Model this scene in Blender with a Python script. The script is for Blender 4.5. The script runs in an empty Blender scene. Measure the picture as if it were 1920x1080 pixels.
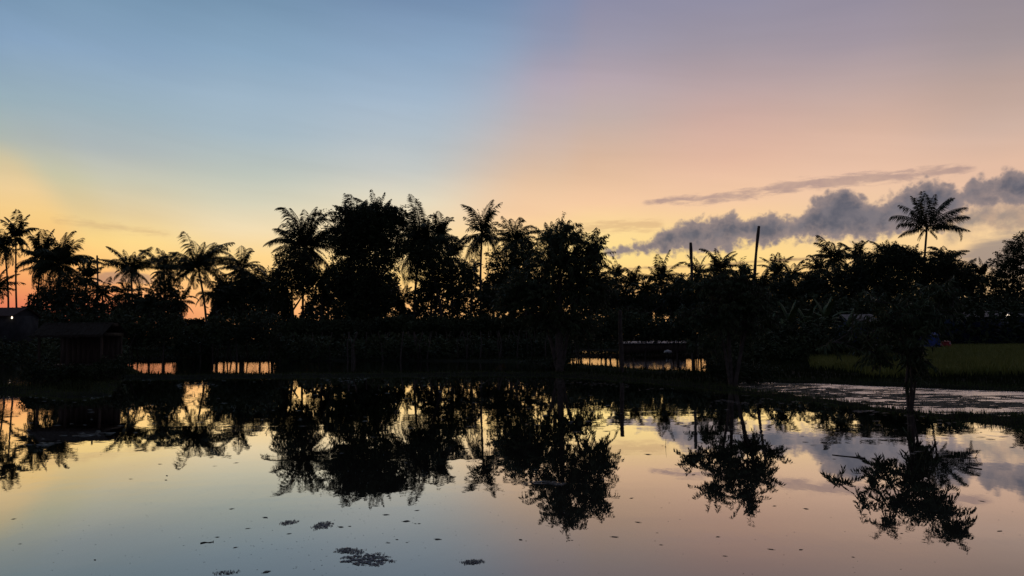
import bpy, bmesh, math, random
import numpy as np
from mathutils import Vector, Matrix

# ------------------------------------------------------------------ camera
SC = bpy.context.scene
COL = SC.collection
F = 1387.0            # focal length in photo pixels (1920 wide)
HORIZON = 630.5
ROLL = math.radians(0.5)   # the phone was held slightly off level
CAM_H = 1.7
PITCH = math.atan((HORIZON - 540.0) / F)
cam_data = bpy.data.cameras.new("camera")
cam_data.sensor_width = 36.0
cam_data.lens = F / 1920.0 * 36.0
cam_data.clip_start = 0.1
cam_data.clip_end = 3000.0
cam = bpy.data.objects.new("camera", cam_data)
cam.location = (0, 0, CAM_H)
cam.rotation_euler = (Matrix.Rotation(math.pi / 2 + PITCH, 3, 'X') @ Matrix.Rotation(-ROLL, 3, 'Z')).to_euler()
COL.objects.link(cam)
SC.camera = cam
SC.view_settings.view_transform = 'Standard'
SC.view_settings.look = 'None'
SC.view_settings.exposure = 0.0
SC.view_settings.gamma = 1.0
SC.cycles.max_bounces = 6
SC.cycles.glossy_bounces = 4
SC.cycles.transparent_max_bounces = 4
CA, SA = math.cos(PITCH), math.sin(PITCH)


def ray(px, py):
    """world direction through a photo pixel"""
    ex, ey = (px - 960.0) / F, (540.0 - py) / F
    dx = ex * math.cos(ROLL) + ey * math.sin(ROLL)
    dy = ey * math.cos(ROLL) - ex * math.sin(ROLL)
    return Vector((dx, CA - SA * dy, SA + CA * dy))


def at(px, py, dist):
    """point seen at a photo pixel, at the depth dist (metres north of the camera)"""
    r = ray(px, py)
    return Vector((0, 0, CAM_H)) + r * (dist / r.y)


def ground(px, py, z=0.0):
    r = ray(px, py)
    return Vector((0, 0, CAM_H)) + r * ((z - CAM_H) / r.z)


def azel(px, py):
    r = ray(px, py).normalized()
    return math.degrees(math.atan2(r.x, r.y)), math.degrees(math.asin(r.z))


def lin(c):
    c = c / 255.0
    return c / 12.92 if c <= 0.04045 else ((c + 0.055) / 1.055) ** 2.4


def lin3(c):
    return (lin(c[0]), lin(c[1]), lin(c[2]))


# ------------------------------------------------------------------ sky
world = bpy.data.worlds.new("World")
SC.world = world
world.use_nodes = True
NT = world.node_tree
NT.nodes.clear()


class Nodes:
    def __init__(self, nt):
        self.nt = nt

    def new(self, kind):
        return self.nt.nodes.new(kind)

    def put(self, sock, v):
        if v is None:
            return
        if isinstance(v, bpy.types.NodeSocket):
            self.nt.links.new(v, sock)
        else:
            sock.default_value = v

    def math(self, op, a, b=None, c=None, clamp=False):
        n = self.new('ShaderNodeMath')
        n.operation = op
        n.use_clamp = clamp
        self.put(n.inputs[0], a)
        self.put(n.inputs[1], b)
        self.put(n.inputs[2], c)
        return n.outputs[0]

    def range(self, v, a, b, c=0.0, d=1.0, smooth=True):
        n = self.new('ShaderNodeMapRange')
        n.interpolation_type = 'SMOOTHSTEP' if smooth else 'LINEAR'
        self.put(n.inputs[0], v)
        for i, x in enumerate((a, b, c, d)):
            self.put(n.inputs[i + 1], x)
        return n.outputs[0]

    def mix(self, f, a, b):
        n = self.new('ShaderNodeMix')
        n.data_type = 'RGBA'
        self.put(n.inputs[0], f)
        self.put(n.inputs[6], a)
        self.put(n.inputs[7], b)
        return n.outputs[2]

    def noise(self, vec, scale, detail=4.0, rough=0.5, dist=0.0):
        n = self.new('ShaderNodeTexNoise')
        self.put(n.inputs['Vector'], vec)
        n.inputs['Scale'].default_value = scale
        n.inputs['Detail'].default_value = detail
        n.inputs['Roughness'].default_value = rough
        n.inputs['Distortion'].default_value = dist
        return n.outputs[0]

    def combine(self, x, y, z=0.0):
        n = self.new('ShaderNodeCombineXYZ')
        for s, v in zip(n.inputs, (x, y, z)):
            self.put(s, v)
        return n.outputs[0]

    def ramp(self, fac, stops, interp='LINEAR'):
        n = self.new('ShaderNodeValToRGB')
        self.put(n.inputs[0], fac)
        cr = n.color_ramp
        cr.interpolation = interp
        while len(cr.elements) > 1:
            cr.elements.remove(cr.elements[-1])
        cr.elements[0].position = stops[0][0]
        cr.elements[0].color = tuple(stops[0][1]) + (1,)
        for p, c in stops[1:]:
            e = cr.elements.new(p)
            e.color = tuple(c) + (1,)
        return n.outputs[0]


W = Nodes(NT)
geo = W.new('ShaderNodeNewGeometry')
sep = W.new('ShaderNodeSeparateXYZ')
tc = W.new('ShaderNodeTexCoord')
NT.links.new(tc.outputs['Generated'], sep.inputs[0])
SX, SY, SZ = sep.outputs
AZ = W.math('DEGREES', W.math('ARCTAN2', SX, SY))
EL = W.math('DEGREES', W.math('ARCSINE', SZ))
ELN = W.range(EL, -6.0, 90.0, 0.0, 1.0, smooth=False)


def eln(e):
    return (e + 6.0) / 96.0


SKY = {
    -250: [(0, (114, 138, 168)), (80, (126, 150, 174)), (160, (150, 165, 168)), (230, (175, 178, 160)), (300, (228, 193, 144)), (420, (248, 200, 125)), (500, (245, 165, 100)), (580, (225, 120, 90))],
    15: [(0, (116, 140, 170)), (80, (124, 150, 178)), (150, (137, 162, 178)), (220, (158, 175, 175)), (260, (170, 178, 170)), (300, (205, 191, 155)), (350, (234, 204, 152)), (400, (242, 202, 132)), (480, (248, 190, 115)), (540, (240, 160, 100)), (585, (215, 115, 88))],
    110: [(0, (114, 142, 170)), (100, (131, 158, 185)), (200, (152, 173, 183)), (270, (171, 178, 174)), (330, (197, 193, 164)), (390, (224, 199, 148)), (450, (248, 210, 132)), (500, (250, 190, 115)), (550, (242, 155, 100)), (585, (225, 125, 90))],
    215: [(0, (113, 143, 170)), (100, (133, 160, 188)), (200, (152, 173, 185)), (280, (172, 181, 182)), (340, (199, 196, 174)), (400, (225, 202, 156)), (450, (250, 215, 140)), (500, (251, 200, 125)), (545, (250, 178, 116)), (585, (240, 150, 102))],
    465: [(0, (116, 145, 172)), (100, (137, 165, 190)), (180, (155, 177, 195)), (250, (163, 181, 192)), (330, (187, 193, 183)), (380, (211, 206, 182)), (430, (238, 217, 176)), (480, (251, 212, 142)), (540, (252, 198, 124)), (585, (247, 172, 112))],
    765: [(0, (116, 141, 172)), (100, (140, 165, 192)), (180, (158, 178, 198)), (250, (174, 187, 197)), (320, (194, 197, 193)), (380, (225, 214, 188)), (450, (246, 217, 166)), (520, (252, 210, 132)), (580, (252, 188, 120))],
    1015: [(0, (129, 140, 169)), (80, (143, 148, 171)), (150, (172, 162, 175)), (220, (185, 172, 173)), (280, (204, 181, 167)), (340, (226, 192, 161)), (400, (243, 202, 160)), (460, (251, 212, 140)), (560, (250, 190, 120))],
    1115: [(0, (138, 139, 163)), (80, (153, 149, 166)), (150, (177, 162, 170)), (220, (189, 171, 166)), (300, (214, 180, 155)), (380, (241, 199, 160)), (430, (250, 215, 150)), (480, (252, 220, 140)), (560, (250, 190, 120))],
    1365: [(0, (143, 140, 160)), (80, (156, 147, 159)), (160, (181, 160, 161)), (230, (205, 171, 159)), (300, (222, 181, 158)), (380, (242, 200, 163)), (440, (249, 211, 145)), (490, (251, 214, 135)), (560, (245, 180, 115))],
    1615: [(0, (147, 140, 156)), (80, (160, 148, 158)), (160, (187, 164, 160)), (240, (212, 177, 159)), (320, (231, 191, 165)), (400, (239, 201, 162)), (450, (247, 210, 151)), (520, (246, 200, 130))],
    1895: [(0, (150, 140, 148)), (80, (160, 147, 150)), (160, (185, 161, 152)), (240, (206, 177, 162)), (300, (223, 185, 161)), (350, (229, 189, 162)), (440, (242, 205, 155)), (500, (230, 190, 140))],
    2250: [(0, (120, 122, 142)), (120, (140, 138, 148)), (250, (170, 155, 148)), (350, (185, 160, 140)), (450, (190, 160, 125)), (550, (160, 130, 110))],
}
# the edge between the blue and the rosy part of the sky leans to the left
lean = W.math('MULTIPLY', W.math('MULTIPLY', W.math('SUBTRACT', EL, 12.0), .34), W.math('EXPONENT', W.math('MULTIPLY', W.math('POWER', W.math('MULTIPLY', W.math('ADD', AZ, 1.0), .18), 2.0), -1.0)))
lean2 = W.math('MULTIPLY', W.math('MULTIPLY', W.math('SUBTRACT', EL, 11.0), .72), W.math('EXPONENT', W.math('MULTIPLY', W.math('POWER', W.math('MULTIPLY', W.math('ADD', AZ, 33.0), .16), 2.0), -1.0)))
AZS = W.math('ADD', W.math('SUBTRACT', AZ, lean), lean2)
cols = []
for px, table in SKY.items():
    az0 = azel(px, 300)[0]
    stops = [(eln(-6), lin3((60, 50, 45)))]
    low = table[-1]
    stops.append((eln(max(0.2, azel(px, low[0])[1] - 2.2)), tuple(v * 0.8 for v in lin3(low[1]))))
    for py, c in reversed(table):
        stops.append((eln(azel(px, py)[1]), lin3(c)))
    top = lin3(table[0][1])
    stops.append((eln(38), tuple(v * 0.62 for v in top)))
    stops.append((eln(58), tuple(v * 0.34 for v in top)))
    stops.append((1.0, (0.045, 0.062, 0.10)))
    cols.append((az0, W.ramp(ELN, stops, 'LINEAR')))
cur = cols[0][1]
for (a0, _), (a1, c1) in zip(cols, cols[1:]):
    cur = W.mix(W.range(AZS, a0, a1), cur, c1)
# dim dusk blue over the half of the sky behind the camera
back = W.ramp(ELN, [(0.0, (.02, .02, .025)), (eln(0), (.055, .055, .075)), (eln(12), (.085, .075, .11)), (eln(40), (.065, .075, .12)), (1.0, (.045, .062, .10))])
absaz = W.math('ABSOLUTE', AZ)
cur = W.mix(W.range(absaz, 46.0, 95.0), cur, back)

# clouds: bands given by their upper and lower edges along the azimuth
uv = W.combine(W.math('MULTIPLY', AZ, 1.0), W.math('MULTIPLY', EL, 1.0))
uvs = W.combine(W.math('MULTIPLY', AZ, 0.35), W.math('MULTIPLY', EL, 1.6))
billow = W.math('SUBTRACT', W.noise(uv, 1.1, 6, 0.55), 0.5)
wisps = W.math('SUBTRACT', W.noise(uvs, 1.6, 6, 0.62, 0.3), 0.5)
tone = W.noise(uv, 0.55, 6, 0.6, 0.4)


def band(cur, edges, noise, amp, soft, color, opacity, shift=0.0, rim=None):
    azs = [azel(x, (t + b) / 2)[0] for x, t, b in edges]
    lo, hi = azs[0] - 0.3, azs[-1] + 0.3
    stops = [(0.0, (0.5, 0.52, 0))]
    for a, (x, t, b) in zip(azs, edges):
        stops.append(((a - lo) / (hi - lo), (azel(x, t)[1] / 30.0, azel(x, b)[1] / 30.0, 0)))
    stops.append((1.0, (0.5, 0.52, 0)))
    stops[0] = (0.0, ((stops[1][1][0] + stops[1][1][1]) / 2 - .01, (stops[1][1][0] + stops[1][1][1]) / 2 + .01, 0))
    stops[-1] = (1.0, ((stops[-2][1][0] + stops[-2][1][1]) / 2 - .01, (stops[-2][1][0] + stops[-2][1][1]) / 2 + .01, 0))
    r = W.ramp(W.range(AZ, lo, hi, 0.0, 1.0, smooth=False), stops)
    s = W.new('ShaderNodeSeparateColor')
    NT.links.new(r, s.inputs[0])
    top = W.math('MULTIPLY', s.outputs[0], 30.0)
    bot = W.math('MULTIPLY', s.outputs[1], 30.0)
    d = W.math('MINIMUM', W.math('SUBTRACT', top, EL), W.math('MULTIPLY', W.math('SUBTRACT', EL, bot), 0.8))
    d = W.math('ADD', d, W.math('MULTIPLY', noise, amp))
    m = W.math('MULTIPLY', W.range(d, -soft * 0.55 - shift, soft * .6 - shift), opacity)
    if rim:
        color = W.mix(W.range(d, -.1, soft * 2.2), rim, color)
    inside = W.math('MULTIPLY', W.range(AZ, lo, lo + .8), W.math('SUBTRACT', 1.0, W.range(AZ, hi - .8, hi)))
    m = W.math('MULTIPLY', m, inside)
    return W.mix(m, cur, color)


# faint high streaks
hz_ = W.math('MULTIPLY_ADD', W.noise(W.combine(W.math('MULTIPLY', AZ, .05), W.math('ADD', W.math('MULTIPLY', EL, .42), W.math('MULTIPLY', AZ, .05))), 1.0, 5, .55, .6), .14, .975)
vm = W.new('ShaderNodeVectorMath')
vm.operation = 'SCALE'
NT.links.new(cur, vm.inputs[0])
NT.links.new(hz_, vm.inputs[3])
cur = vm.outputs[0]
streak = W.mix(W.range(tone, .35, .65), lin3((168, 142, 138)) + (1,), lin3((188, 158, 145)) + (1,))
cur = band(cur, [(1070, 424, 428), (1150, 417, 432), (1200, 412, 432), (1245, 416, 426)], wisps, 1.6, .5, lin3((205, 165, 125)) + (1,), .5)
cur = band(cur, [(95, 408, 414), (160, 412, 420), (240, 428, 434), (320, 436, 440)], wisps, 1.4, .5, lin3((200, 165, 125)) + (1,), .4)
cur = band(cur, [(175, 520, 530), (215, 505, 536), (260, 512, 530), (290, 520, 528)], wisps, 1.2, .4, lin3((150, 122, 115)) + (1,), .6)
cur = band(cur, [(1150, 503, 506), (1300, 497, 500), (1440, 487, 491), (1560, 480, 484)], wisps, .35, .18, lin3((150, 115, 95)) + (1,), .75)
cur = band(cur, [(1205, 377, 381), (1260, 372, 381), (1350, 364, 379), (1390, 360, 372), (1430, 350, 364), (1500, 338, 356), (1570, 330, 352),
                 (1620, 326, 346), (1700, 321, 336), (1760, 314, 330), (1830, 312, 318)], wisps, 1.3, .38, streak, .8)
# lower soft cloud to the right
soft_c = W.mix(W.range(tone, .35, .65), lin3((128, 122, 124)) + (1,), lin3((176, 150, 134)) + (1,))
cur = band(cur, [(1770, 440, 452), (1800, 398, 440), (1850, 384, 425), (1920, 380, 430), (2100, 370, 450)], billow, 1.9, 1.0, soft_c, .8)
cur = band(cur, [(1790, 478, 486), (1830, 456, 500), (1880, 440, 520), (1960, 430, 530), (2150, 420, 540)], wisps, 1.2, .9, lin3((135, 126, 128)) + (1,), .75)
# the main cumulus bank
main_c = W.mix(W.range(tone, .36, .64), lin3((84, 89, 104)) + (1,), lin3((118, 114, 122)) + (1,))
MAIN = [(1130, 470, 476), (1165, 464, 482), (1215, 452, 478), (1240, 432, 476), (1262, 422, 474), (1300, 412, 471), (1345, 412, 468), (1376, 397, 464),
        (1396, 412, 460), (1425, 402, 458), (1470, 402, 455), (1495, 410, 453), (1520, 383, 451), (1545, 366, 449), (1585, 350, 449),
        (1612, 364, 447), (1642, 382, 446), (1672, 366, 440), (1702, 347, 436), (1740, 338, 430), (1785, 341, 420), (1804, 358, 395),
        (1822, 334, 388), (1845, 330, 386), (1864, 342, 384), (1890, 312, 384), (1925, 318, 392), (2000, 305, 400), (2150, 300, 420)]
puff = W.math('SUBTRACT', W.noise(uv, .6, 8, 0.55), 0.5)
lob = W.math('ABSOLUTE', W.math('MULTIPLY_ADD', W.noise(uv, 1.0, 5, .5), 2.0, -1.0))
puff = W.math('ADD', W.math('MULTIPLY', puff, .75), W.math('MULTIPLY', W.math('SUBTRACT', lob, .16), .55))
cur = band(cur, MAIN, puff, 2.1, .5, main_c, .97, .04, rim=lin3((150, 134, 132)) + (1,))
bg = W.new('ShaderNodeBackground')
NT.links.new(cur, bg.inputs[0])
bg.inputs[1].default_value = 1.0
wo = W.new('ShaderNodeOutputWorld')
NT.links.new(bg.outputs[0], wo.inputs[0])

# the sun has just gone under the horizon, out of frame to the left: only a last weak glow
sun_data = bpy.data.lights.new("sun", 'SUN')
sun_data.energy = 0.12
sun_data.angle = math.radians(8)
sun_data.color = (1.0, 0.55, 0.28)
sun = bpy.data.objects.new("sun", sun_data)
sun_dir = Vector((math.sin(math.radians(-41)) * math.cos(math.radians(1.5)), math.cos(math.radians(-41)) * math.cos(math.radians(1.5)), math.sin(math.radians(1.5))))
sun.rotation_euler = sun_dir.to_track_quat('Z', 'Y').to_euler()
COL.objects.link(sun)


# ------------------------------------------------------------------ materials
def material(name, color, color2=None, rough=0.7, scale=3.0, spec=0.25, bump=0.0, bump_scale=20.0, detail=4.0, stretch=None):
    m = bpy.data.materials.new(name)
    m.use_nodes = True
    nt = m.node_tree
    nt.nodes.clear()
    N = Nodes(nt)
    p = N.new('ShaderNodeBsdfPrincipled')
    out = N.new('ShaderNodeOutputMaterial')
    nt.links.new(p.outputs[0], out.inputs[0])
    p.inputs['Roughness'].default_value = rough
    p.inputs['Specular IOR Level'].default_value = spec
    t = N.new('ShaderNodeTexCoord')
    vec = t.outputs['Object']
    if stretch:
        mp = N.new('ShaderNodeMapping')
        mp.inputs['Scale'].default_value = stretch
        nt.links.new(vec, mp.inputs[0])
        vec = mp.outputs[0]
    if color2:
        f = N.range(N.noise(vec, scale, detail, 0.6), 0.35, 0.65)
        nt.links.new(N.mix(f, tuple(color) + (1,), tuple(color2) + (1,)), p.inputs['Base Color'])
    else:
        p.inputs['Base Color'].default_value = tuple(color) + (1,)
    if bump:
        b = N.new('ShaderNodeBump')
        b.inputs['Strength'].default_value = bump
        b.inputs['Distance'].default_value = 0.05
        nt.links.new(N.noise(vec, bump_scale, 5, 0.6), b.inputs['Height'])
        nt.links.new(b.outputs[0], p.inputs['Normal'])
    return m


M = {
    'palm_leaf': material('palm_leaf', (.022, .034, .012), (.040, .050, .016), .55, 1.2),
    'leaf': material('leaf', (.022, .036, .014), (.045, .060, .020), .6, .9),
    'near_leaf': material('near_leaf', (.030, .048, .018), (.055, .075, .026), .55, 2.0),
    'banana_leaf': material('banana_leaf', (.045, .075, .02), (.075, .11, .032), .6, 1.5),
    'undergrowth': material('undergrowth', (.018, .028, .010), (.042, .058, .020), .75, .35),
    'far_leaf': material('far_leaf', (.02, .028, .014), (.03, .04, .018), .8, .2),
    'bark': material('bark', (.06, .05, .04), (.10, .085, .07), .9, 6, bump=.6, bump_scale=15),
    'palm_bark': material('palm_bark', (.07, .062, .052), (.12, .105, .09), .9, 4, bump=.6, bump_scale=8, stretch=(1, 1, 5)),
    'soil': material('soil', (.011, .012, .007), (.020, .022, .011), 1.0, 1.6, spec=.05, bump=.8, bump_scale=6, detail=8),
    'grass': material('grass', (.035, .055, .014), (.06, .082, .02), .7, .8),
    'turf': material('turf', (.016, .024, .008), (.032, .042, .014), .85, .6, spec=.05),
    'rice': material('rice', (.15, .165, .035), (.22, .23, .05), .6, .5),
    'weed': material('weed', (.03, .035, .02), (.05, .05, .03), .8, 5),
    'thatch': material('thatch', (.035, .028, .020), (.06, .05, .035), .95, 8, bump=.8, bump_scale=30, stretch=(6, 1, 1)),
    'wood': material('wood', (.05, .038, .028), (.085, .065, .048), .85, 6, bump=.4, bump_scale=25, stretch=(1, 1, .2)),
    'tin': material('tin', (.06, .06, .06), (.14, .135, .135), .45, 3, spec=.5),
    'roof_tile': material('roof_tile', (.06, .035, .028), (.09, .05, .04), .85, 5, bump=.5, bump_scale=14),
    'plaster': material('plaster', (.03, .032, .034), (.05, .052, .055), .9, 1.2),
    'blue_wall': material('blue_wall', (.045, .06, .11), (.06, .08, .15), .85, .9),
    'tarp': material('tarp', (.03, .06, .22), (.04, .085, .30), .5, 2.5, bump=.5, bump_scale=4),
    'red_paint': material('red_paint', (.35, .03, .03), (.26, .03, .03), .5, 6),
    'white_paint': material('white_paint', (.7, .68, .66), (.6, .58, .56), .5, 6),
    'dead_leaf': material('dead_leaf', (.018, .016, .013), (.035, .028, .02), .6, 30),
    'algae': material('algae', (.10, .11, .11), (.22, .23, .235), .4, 40, detail=6, spec=.9),
    'speck': material('speck', (.10, .11, .11), (.22, .23, .235), .4, 40, spec=.9),
    'scum': material('scum', (.10, .085, .07), (.2, .17, .14), .5, 8),
    'glass': material('glass', (.03, .035, .045), None, .1, spec=.6),
}


def glow_material(name, color, strength):
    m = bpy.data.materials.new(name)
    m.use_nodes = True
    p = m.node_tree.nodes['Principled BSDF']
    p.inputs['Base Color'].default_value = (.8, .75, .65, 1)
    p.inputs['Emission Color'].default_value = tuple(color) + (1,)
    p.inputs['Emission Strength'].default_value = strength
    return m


M['lamp'] = glow_material('lamp_glow', (1.0, .8, .6), 2.5)  # left house's lamp; also stands in for reflected sky on the long building
M['dim_lamp'] = glow_material('dim_lamp_glow', (.75, .85, .95), .12)


def water_material(name, ripples, rough=0.0, patch=None, patch_amp=1.0, mud=(.03, .028, .022)):
    """still paddy water: a mirror that weakens with steeper view, over dark mud. ripples: (scale, stretch, height)"""
    m = bpy.data.materials.new(name)
    m.use_nodes = True
    nt = m.node_tree
    nt.nodes.clear()
    N = Nodes(nt)
    t = N.new('ShaderNodeTexCoord')
    h = None
    for scale, stretch, amp in ripples:
        mp = N.new('ShaderNodeMapping')
        mp.inputs['Scale'].default_value = stretch
        nt.links.new(t.outputs['Object'], mp.inputs[0])
        v = N.math('MULTIPLY', N.noise(mp.outputs[0], scale, 3, .5), amp)
        h = v if h is None else N.math('ADD', h, v)
    if patch:
        mp = N.new('ShaderNodeMapping')
        mp.inputs['Scale'].default_value = patch
        nt.links.new(t.outputs['Object'], mp.inputs[0])
        k = N.range(N.noise(mp.outputs[0], 1.0, 3, .5), .48, .68, 1.0, patch_amp)
        h = N.math('MULTIPLY', h, k)
    b = N.new('ShaderNodeBump')
    b.inputs['Strength'].default_value = 1.0
    b.inputs['Distance'].default_value = 1.0
    nt.links.new(h, b.inputs['Height'])
    fr = N.new('ShaderNodeFresnel')
    fr.inputs['IOR'].default_value = 1.33
    k = N.math('MULTIPLY_ADD', fr.outputs[0], 2.0, .0, clamp=True)
    gl = N.new('ShaderNodeBsdfGlossy')
    gl.inputs['Roughness'].default_value = rough
    gl.inputs['Color'].default_value = (.97, .97, .97, 1)
    nt.links.new(b.outputs[0], gl.inputs['Normal'])
    df = N.new('ShaderNodeBsdfDiffuse')
    df.inputs['Color'].default_value = tuple(mud) + (1,)
    mx = N.new('ShaderNodeMixShader')
    nt.links.new(k, mx.inputs[0])
    nt.links.new(df.outputs[0], mx.inputs[1])
    nt.links.new(gl.outputs[0], mx.inputs[2])
    out = N.new('ShaderNodeOutputMaterial')
    nt.links.new(mx.outputs[0], out.inputs[0])
    return m


# ------------------------------------------------------------------ mesh helpers
class MB:
    def __init__(self):
        self.v, self.q, self.t, self.n = [], [], [], 0

    def add(self, verts, faces):
        verts = np.asarray(verts, dtype=np.float64).reshape(-1, 3)
        f = np.asarray(faces, dtype=np.int64)
        (self.q if f.shape[1] == 4 else self.t).append(f + self.n)
        self.v.append(verts)
        self.n += len(verts)

    def quads(self, P):
        """P: (n,4,3) array of separate quads"""
        P = np.asarray(P)
        self.add(P.reshape(-1, 3), np.arange(len(P) * 4).reshape(-1, 4))

    def tris(self, P):
        P = np.asarray(P)
        self.add(P.reshape(-1, 3), np.arange(len(P) * 3).reshape(-1, 3))

    def tube(self, pts, radii, sides=7, caps=True):
        pts = np.asarray([tuple(p) for p in pts], dtype=float)
        n = len(pts)
        tan = np.gradient(pts, axis=0)
        tan /= np.linalg.norm(tan, axis=1)[:, None] + 1e-9
        ref = np.array([0.0, 1.0, 0.0]) if abs(tan[0][1]) < 0.8 else np.array([1.0, 0, 0])
        ring = []
        ang = np.linspace(0, 2 * math.pi, sides, endpoint=False)
        for i in range(n):
            a = np.cross(tan[i], ref)
            a /= np.linalg.norm(a) + 1e-9
            b = np.cross(tan[i], a)
            ring.append(pts[i] + radii[i] * (np.cos(ang)[:, None] * a + np.sin(ang)[:, None] * b))
        V = np.concatenate(ring)
        f = []
        for i in range(n - 1):
            for k in range(sides):
                k2 = (k + 1) % sides
                f.append((i * sides + k, i * sides + k2, (i + 1) * sides + k2, (i + 1) * sides + k))
        self.add(V, f)
        if caps:
            c = pts[-1] + tan[-1] * radii[-1] * .3
            self.add(np.concatenate([ring[-1], [c]]), [(k, (k + 1) % sides, sides) for k in range(sides)])

    def box(self, lo, hi, rot=0.0, origin=(0, 0, 0)):
        x0, y0, z0 = lo
        x1, y1, z1 = hi
        V = np.array([(x, y, z) for z in (z0, z1) for x, y in ((x0, y0), (x1, y0), (x1, y1), (x0, y1))], float)
        self.add(V, [(3, 2, 1, 0), (4, 5, 6, 7), (0, 1, 5, 4), (1, 2, 6, 5), (2, 3, 7, 6), (3, 0, 4, 7)])

    def build(self, name, mat, parent=None, smooth=False, loc=None):
        me = bpy.data.meshes.new(name)
        V = np.concatenate(self.v)
        if loc is not None:
            V = V - np.array(tuple(loc))
        Q = np.concatenate(self.q) if self.q else np.zeros((0, 4), int)
        T = np.concatenate(self.t) if self.t else np.zeros((0, 3), int)
        me.vertices.add(len(V))
        me.vertices.foreach_set('co', V.ravel())
        loops = np.concatenate([Q.ravel(), T.ravel()]).astype(np.int32)
        me.loops.add(len(loops))
        me.loops.foreach_set('vertex_index', loops)
        nq, nt_ = len(Q), len(T)
        me.polygons.add(nq + nt_)
        starts = np.concatenate([np.arange(nq) * 4, nq * 4 + np.arange(nt_) * 3]).astype(np.int32)
        me.polygons.foreach_set('loop_start', starts)
        if smooth:
            me.polygons.foreach_set('use_smooth', np.ones(nq + nt_, dtype=bool))
        me.materials.append(mat)
        me.update(calc_edges=True)
        me.validate()
        o = bpy.data.objects.new(name, me)
        COL.objects.link(o)
        if parent is not None:
            o.parent = parent
        elif loc is not None:
            o.location = loc
        return o


def tag(o, label=None, cat=None, group=None, kind=None):
    if label:
        o['label'] = label
    if cat:
        o['category'] = cat
    if group:
        o['group'] = group
    if kind:
        o['kind'] = kind
    return o


def thing(name, label, cat, loc, group=None, rz=0.0):
    o = bpy.data.objects.new(name, None)
    COL.objects.link(o)
    o.location = loc
    o.rotation_euler = (0, 0, rz)
    o.empty_display_size = .3
    return tag(o, label, cat, group)


def unit(v):
    return v / (np.linalg.norm(v, axis=-1, keepdims=True) + 1e-9)


UP = np.array([0.0, 0.0, 1.0])

# ------------------------------------------------------------------ ground plan
def gp(*pix):
    return [(ground(x, y).x, ground(x, y).y) for x, y in pix]


FAR_BANK = gp((0, 735), (48, 736), (60, 741), (120, 745), (205, 741), (222, 722), (235, 710), (400, 708), (640, 706), (780, 705), (900, 703), (1010, 704), (1060, 706),
              (1130, 710), (1200, 716), (1300, 726), (1370, 733), (1500, 749), (1620, 764), (1700, 774), (1800, 788), (1920, 804))
POND_MAIN = [(-46, 2.4), (-40, 30.5)] + [(-24, 23.2)] + FAR_BANK + [(16.5, 9.0), (30, 4.2), (34, 2.4)]


def behind(pts, gap):
    """points shifted away from the camera by gap metres"""
    out = []
    for x, y in pts:
        out.append((x, y + gap))
    return out


POND_LEFT = [(-44, 33.5), (-24, 26.0)] + behind(gp((0, 735), (42, 735)), 1.6) + gp((46, 700), (20, 686), (-60, 684)) + [(-46, 45)]
POND_BACK = behind(gp((235, 710), (400, 708), (640, 706), (780, 705), (900, 703), (1000, 703)), 2.1) + \
    gp((1030, 692), (1075, 684), (1130, 688), (1195, 694), (1270, 697), (1342, 700.5), (1330, 671.5), (1200, 671), (1068, 670.5), (1030, 680), (900, 678), (700, 677), (520, 677), (300, 679), (222, 680))
POND_SLIVER = gp((1085, 690), (1130, 694), (1195, 700), (1260, 703), (1255, 705.5), (1190, 703.5), (1120, 698))
POND_FAR = gp((1068, 664), (1190, 665.5), (1215, 661), (1190, 657.5), (1100, 656.5))
POND_SIDE = behind(gp((1395, 736), (1500, 749), (1620, 764), (1700, 774), (1800, 788), (1920, 804)), 2.4) + [(17.5, 11.6), (24, 12)] + gp((2150, 748), (1920, 735), (1700, 727), (1560, 721), (1400, 717), (1370, 722))
PONDS = [POND_MAIN, POND_LEFT, POND_BACK, POND_SLIVER, POND_FAR, POND_SIDE]


def sdist(X, Y, poly):
    """signed distance, positive outside"""
    d = np.full(X.shape, 1e9)
    inside = np.zeros(X.shape, bool)
    n = len(poly)
    for i in range(n):
        x0, y0 = poly[i]
        x1, y1 = poly[(i + 1) % n]
        ex, ey = x1 - x0, y1 - y0
        t = np.clip(((X - x0) * ex + (Y - y0) * ey) / (ex * ex + ey * ey + 1e-12), 0, 1)
        d = np.minimum(d, np.hypot(X - x0 - t * ex, Y - y0 - t * ey))
        c = ((y0 > Y) != (y1 > Y))
        with np.errstate(divide='ignore', invalid='ignore'):
            xi = x0 + (Y - y0) * ex / (ey if abs(ey) > 1e-12 else 1e-12)
        inside ^= c & (X < xi)
    return np.where(inside, -d, d)


HUT_X, HUT_Y = at(150, 700, 30.6).x, 30.6


def wob(X, Y):
    return (np.sin(X * 1.7 + 1.3 * np.sin(Y * .9)) * np.sin(Y * 1.3 + .7) + .6 * np.sin(X * 4.1 + 2.2) * np.sin(Y * 3.7 + X) + .35 * np.sin(X * 9.3 + Y * 2) * np.sin(Y * 8.1 - X * 3))


def terrain(X, Y):
    X = np.asarray(X, float)
    Y = np.asarray(Y, float)
    d = np.full(X.shape, 1e9)
    for p in PONDS:
        d = np.minimum(d, sdist(X, Y, p))
    w = wob(X, Y)
    d = d + .07 * w
    s = np.clip(d / .5, 0, 1)
    out = .09 * s * s * (3 - 2 * s) * (1 + .18 * w) + .01 * w
    out = out + .10 * np.clip((d - .5) / 6, 0, 1)
    si = np.clip(-d / 1.0, 0, 1)
    h = np.where(d > 0, out * np.clip(d / .1, 0, 1), -.45 * si * si * (3 - 2 * si))
    h = h + .28 * np.exp(-(((X - HUT_X) / 1.9) ** 2 + ((Y - HUT_Y + 1.2) / 2.6) ** 2)) * (d > 0) * s
    return h


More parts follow.
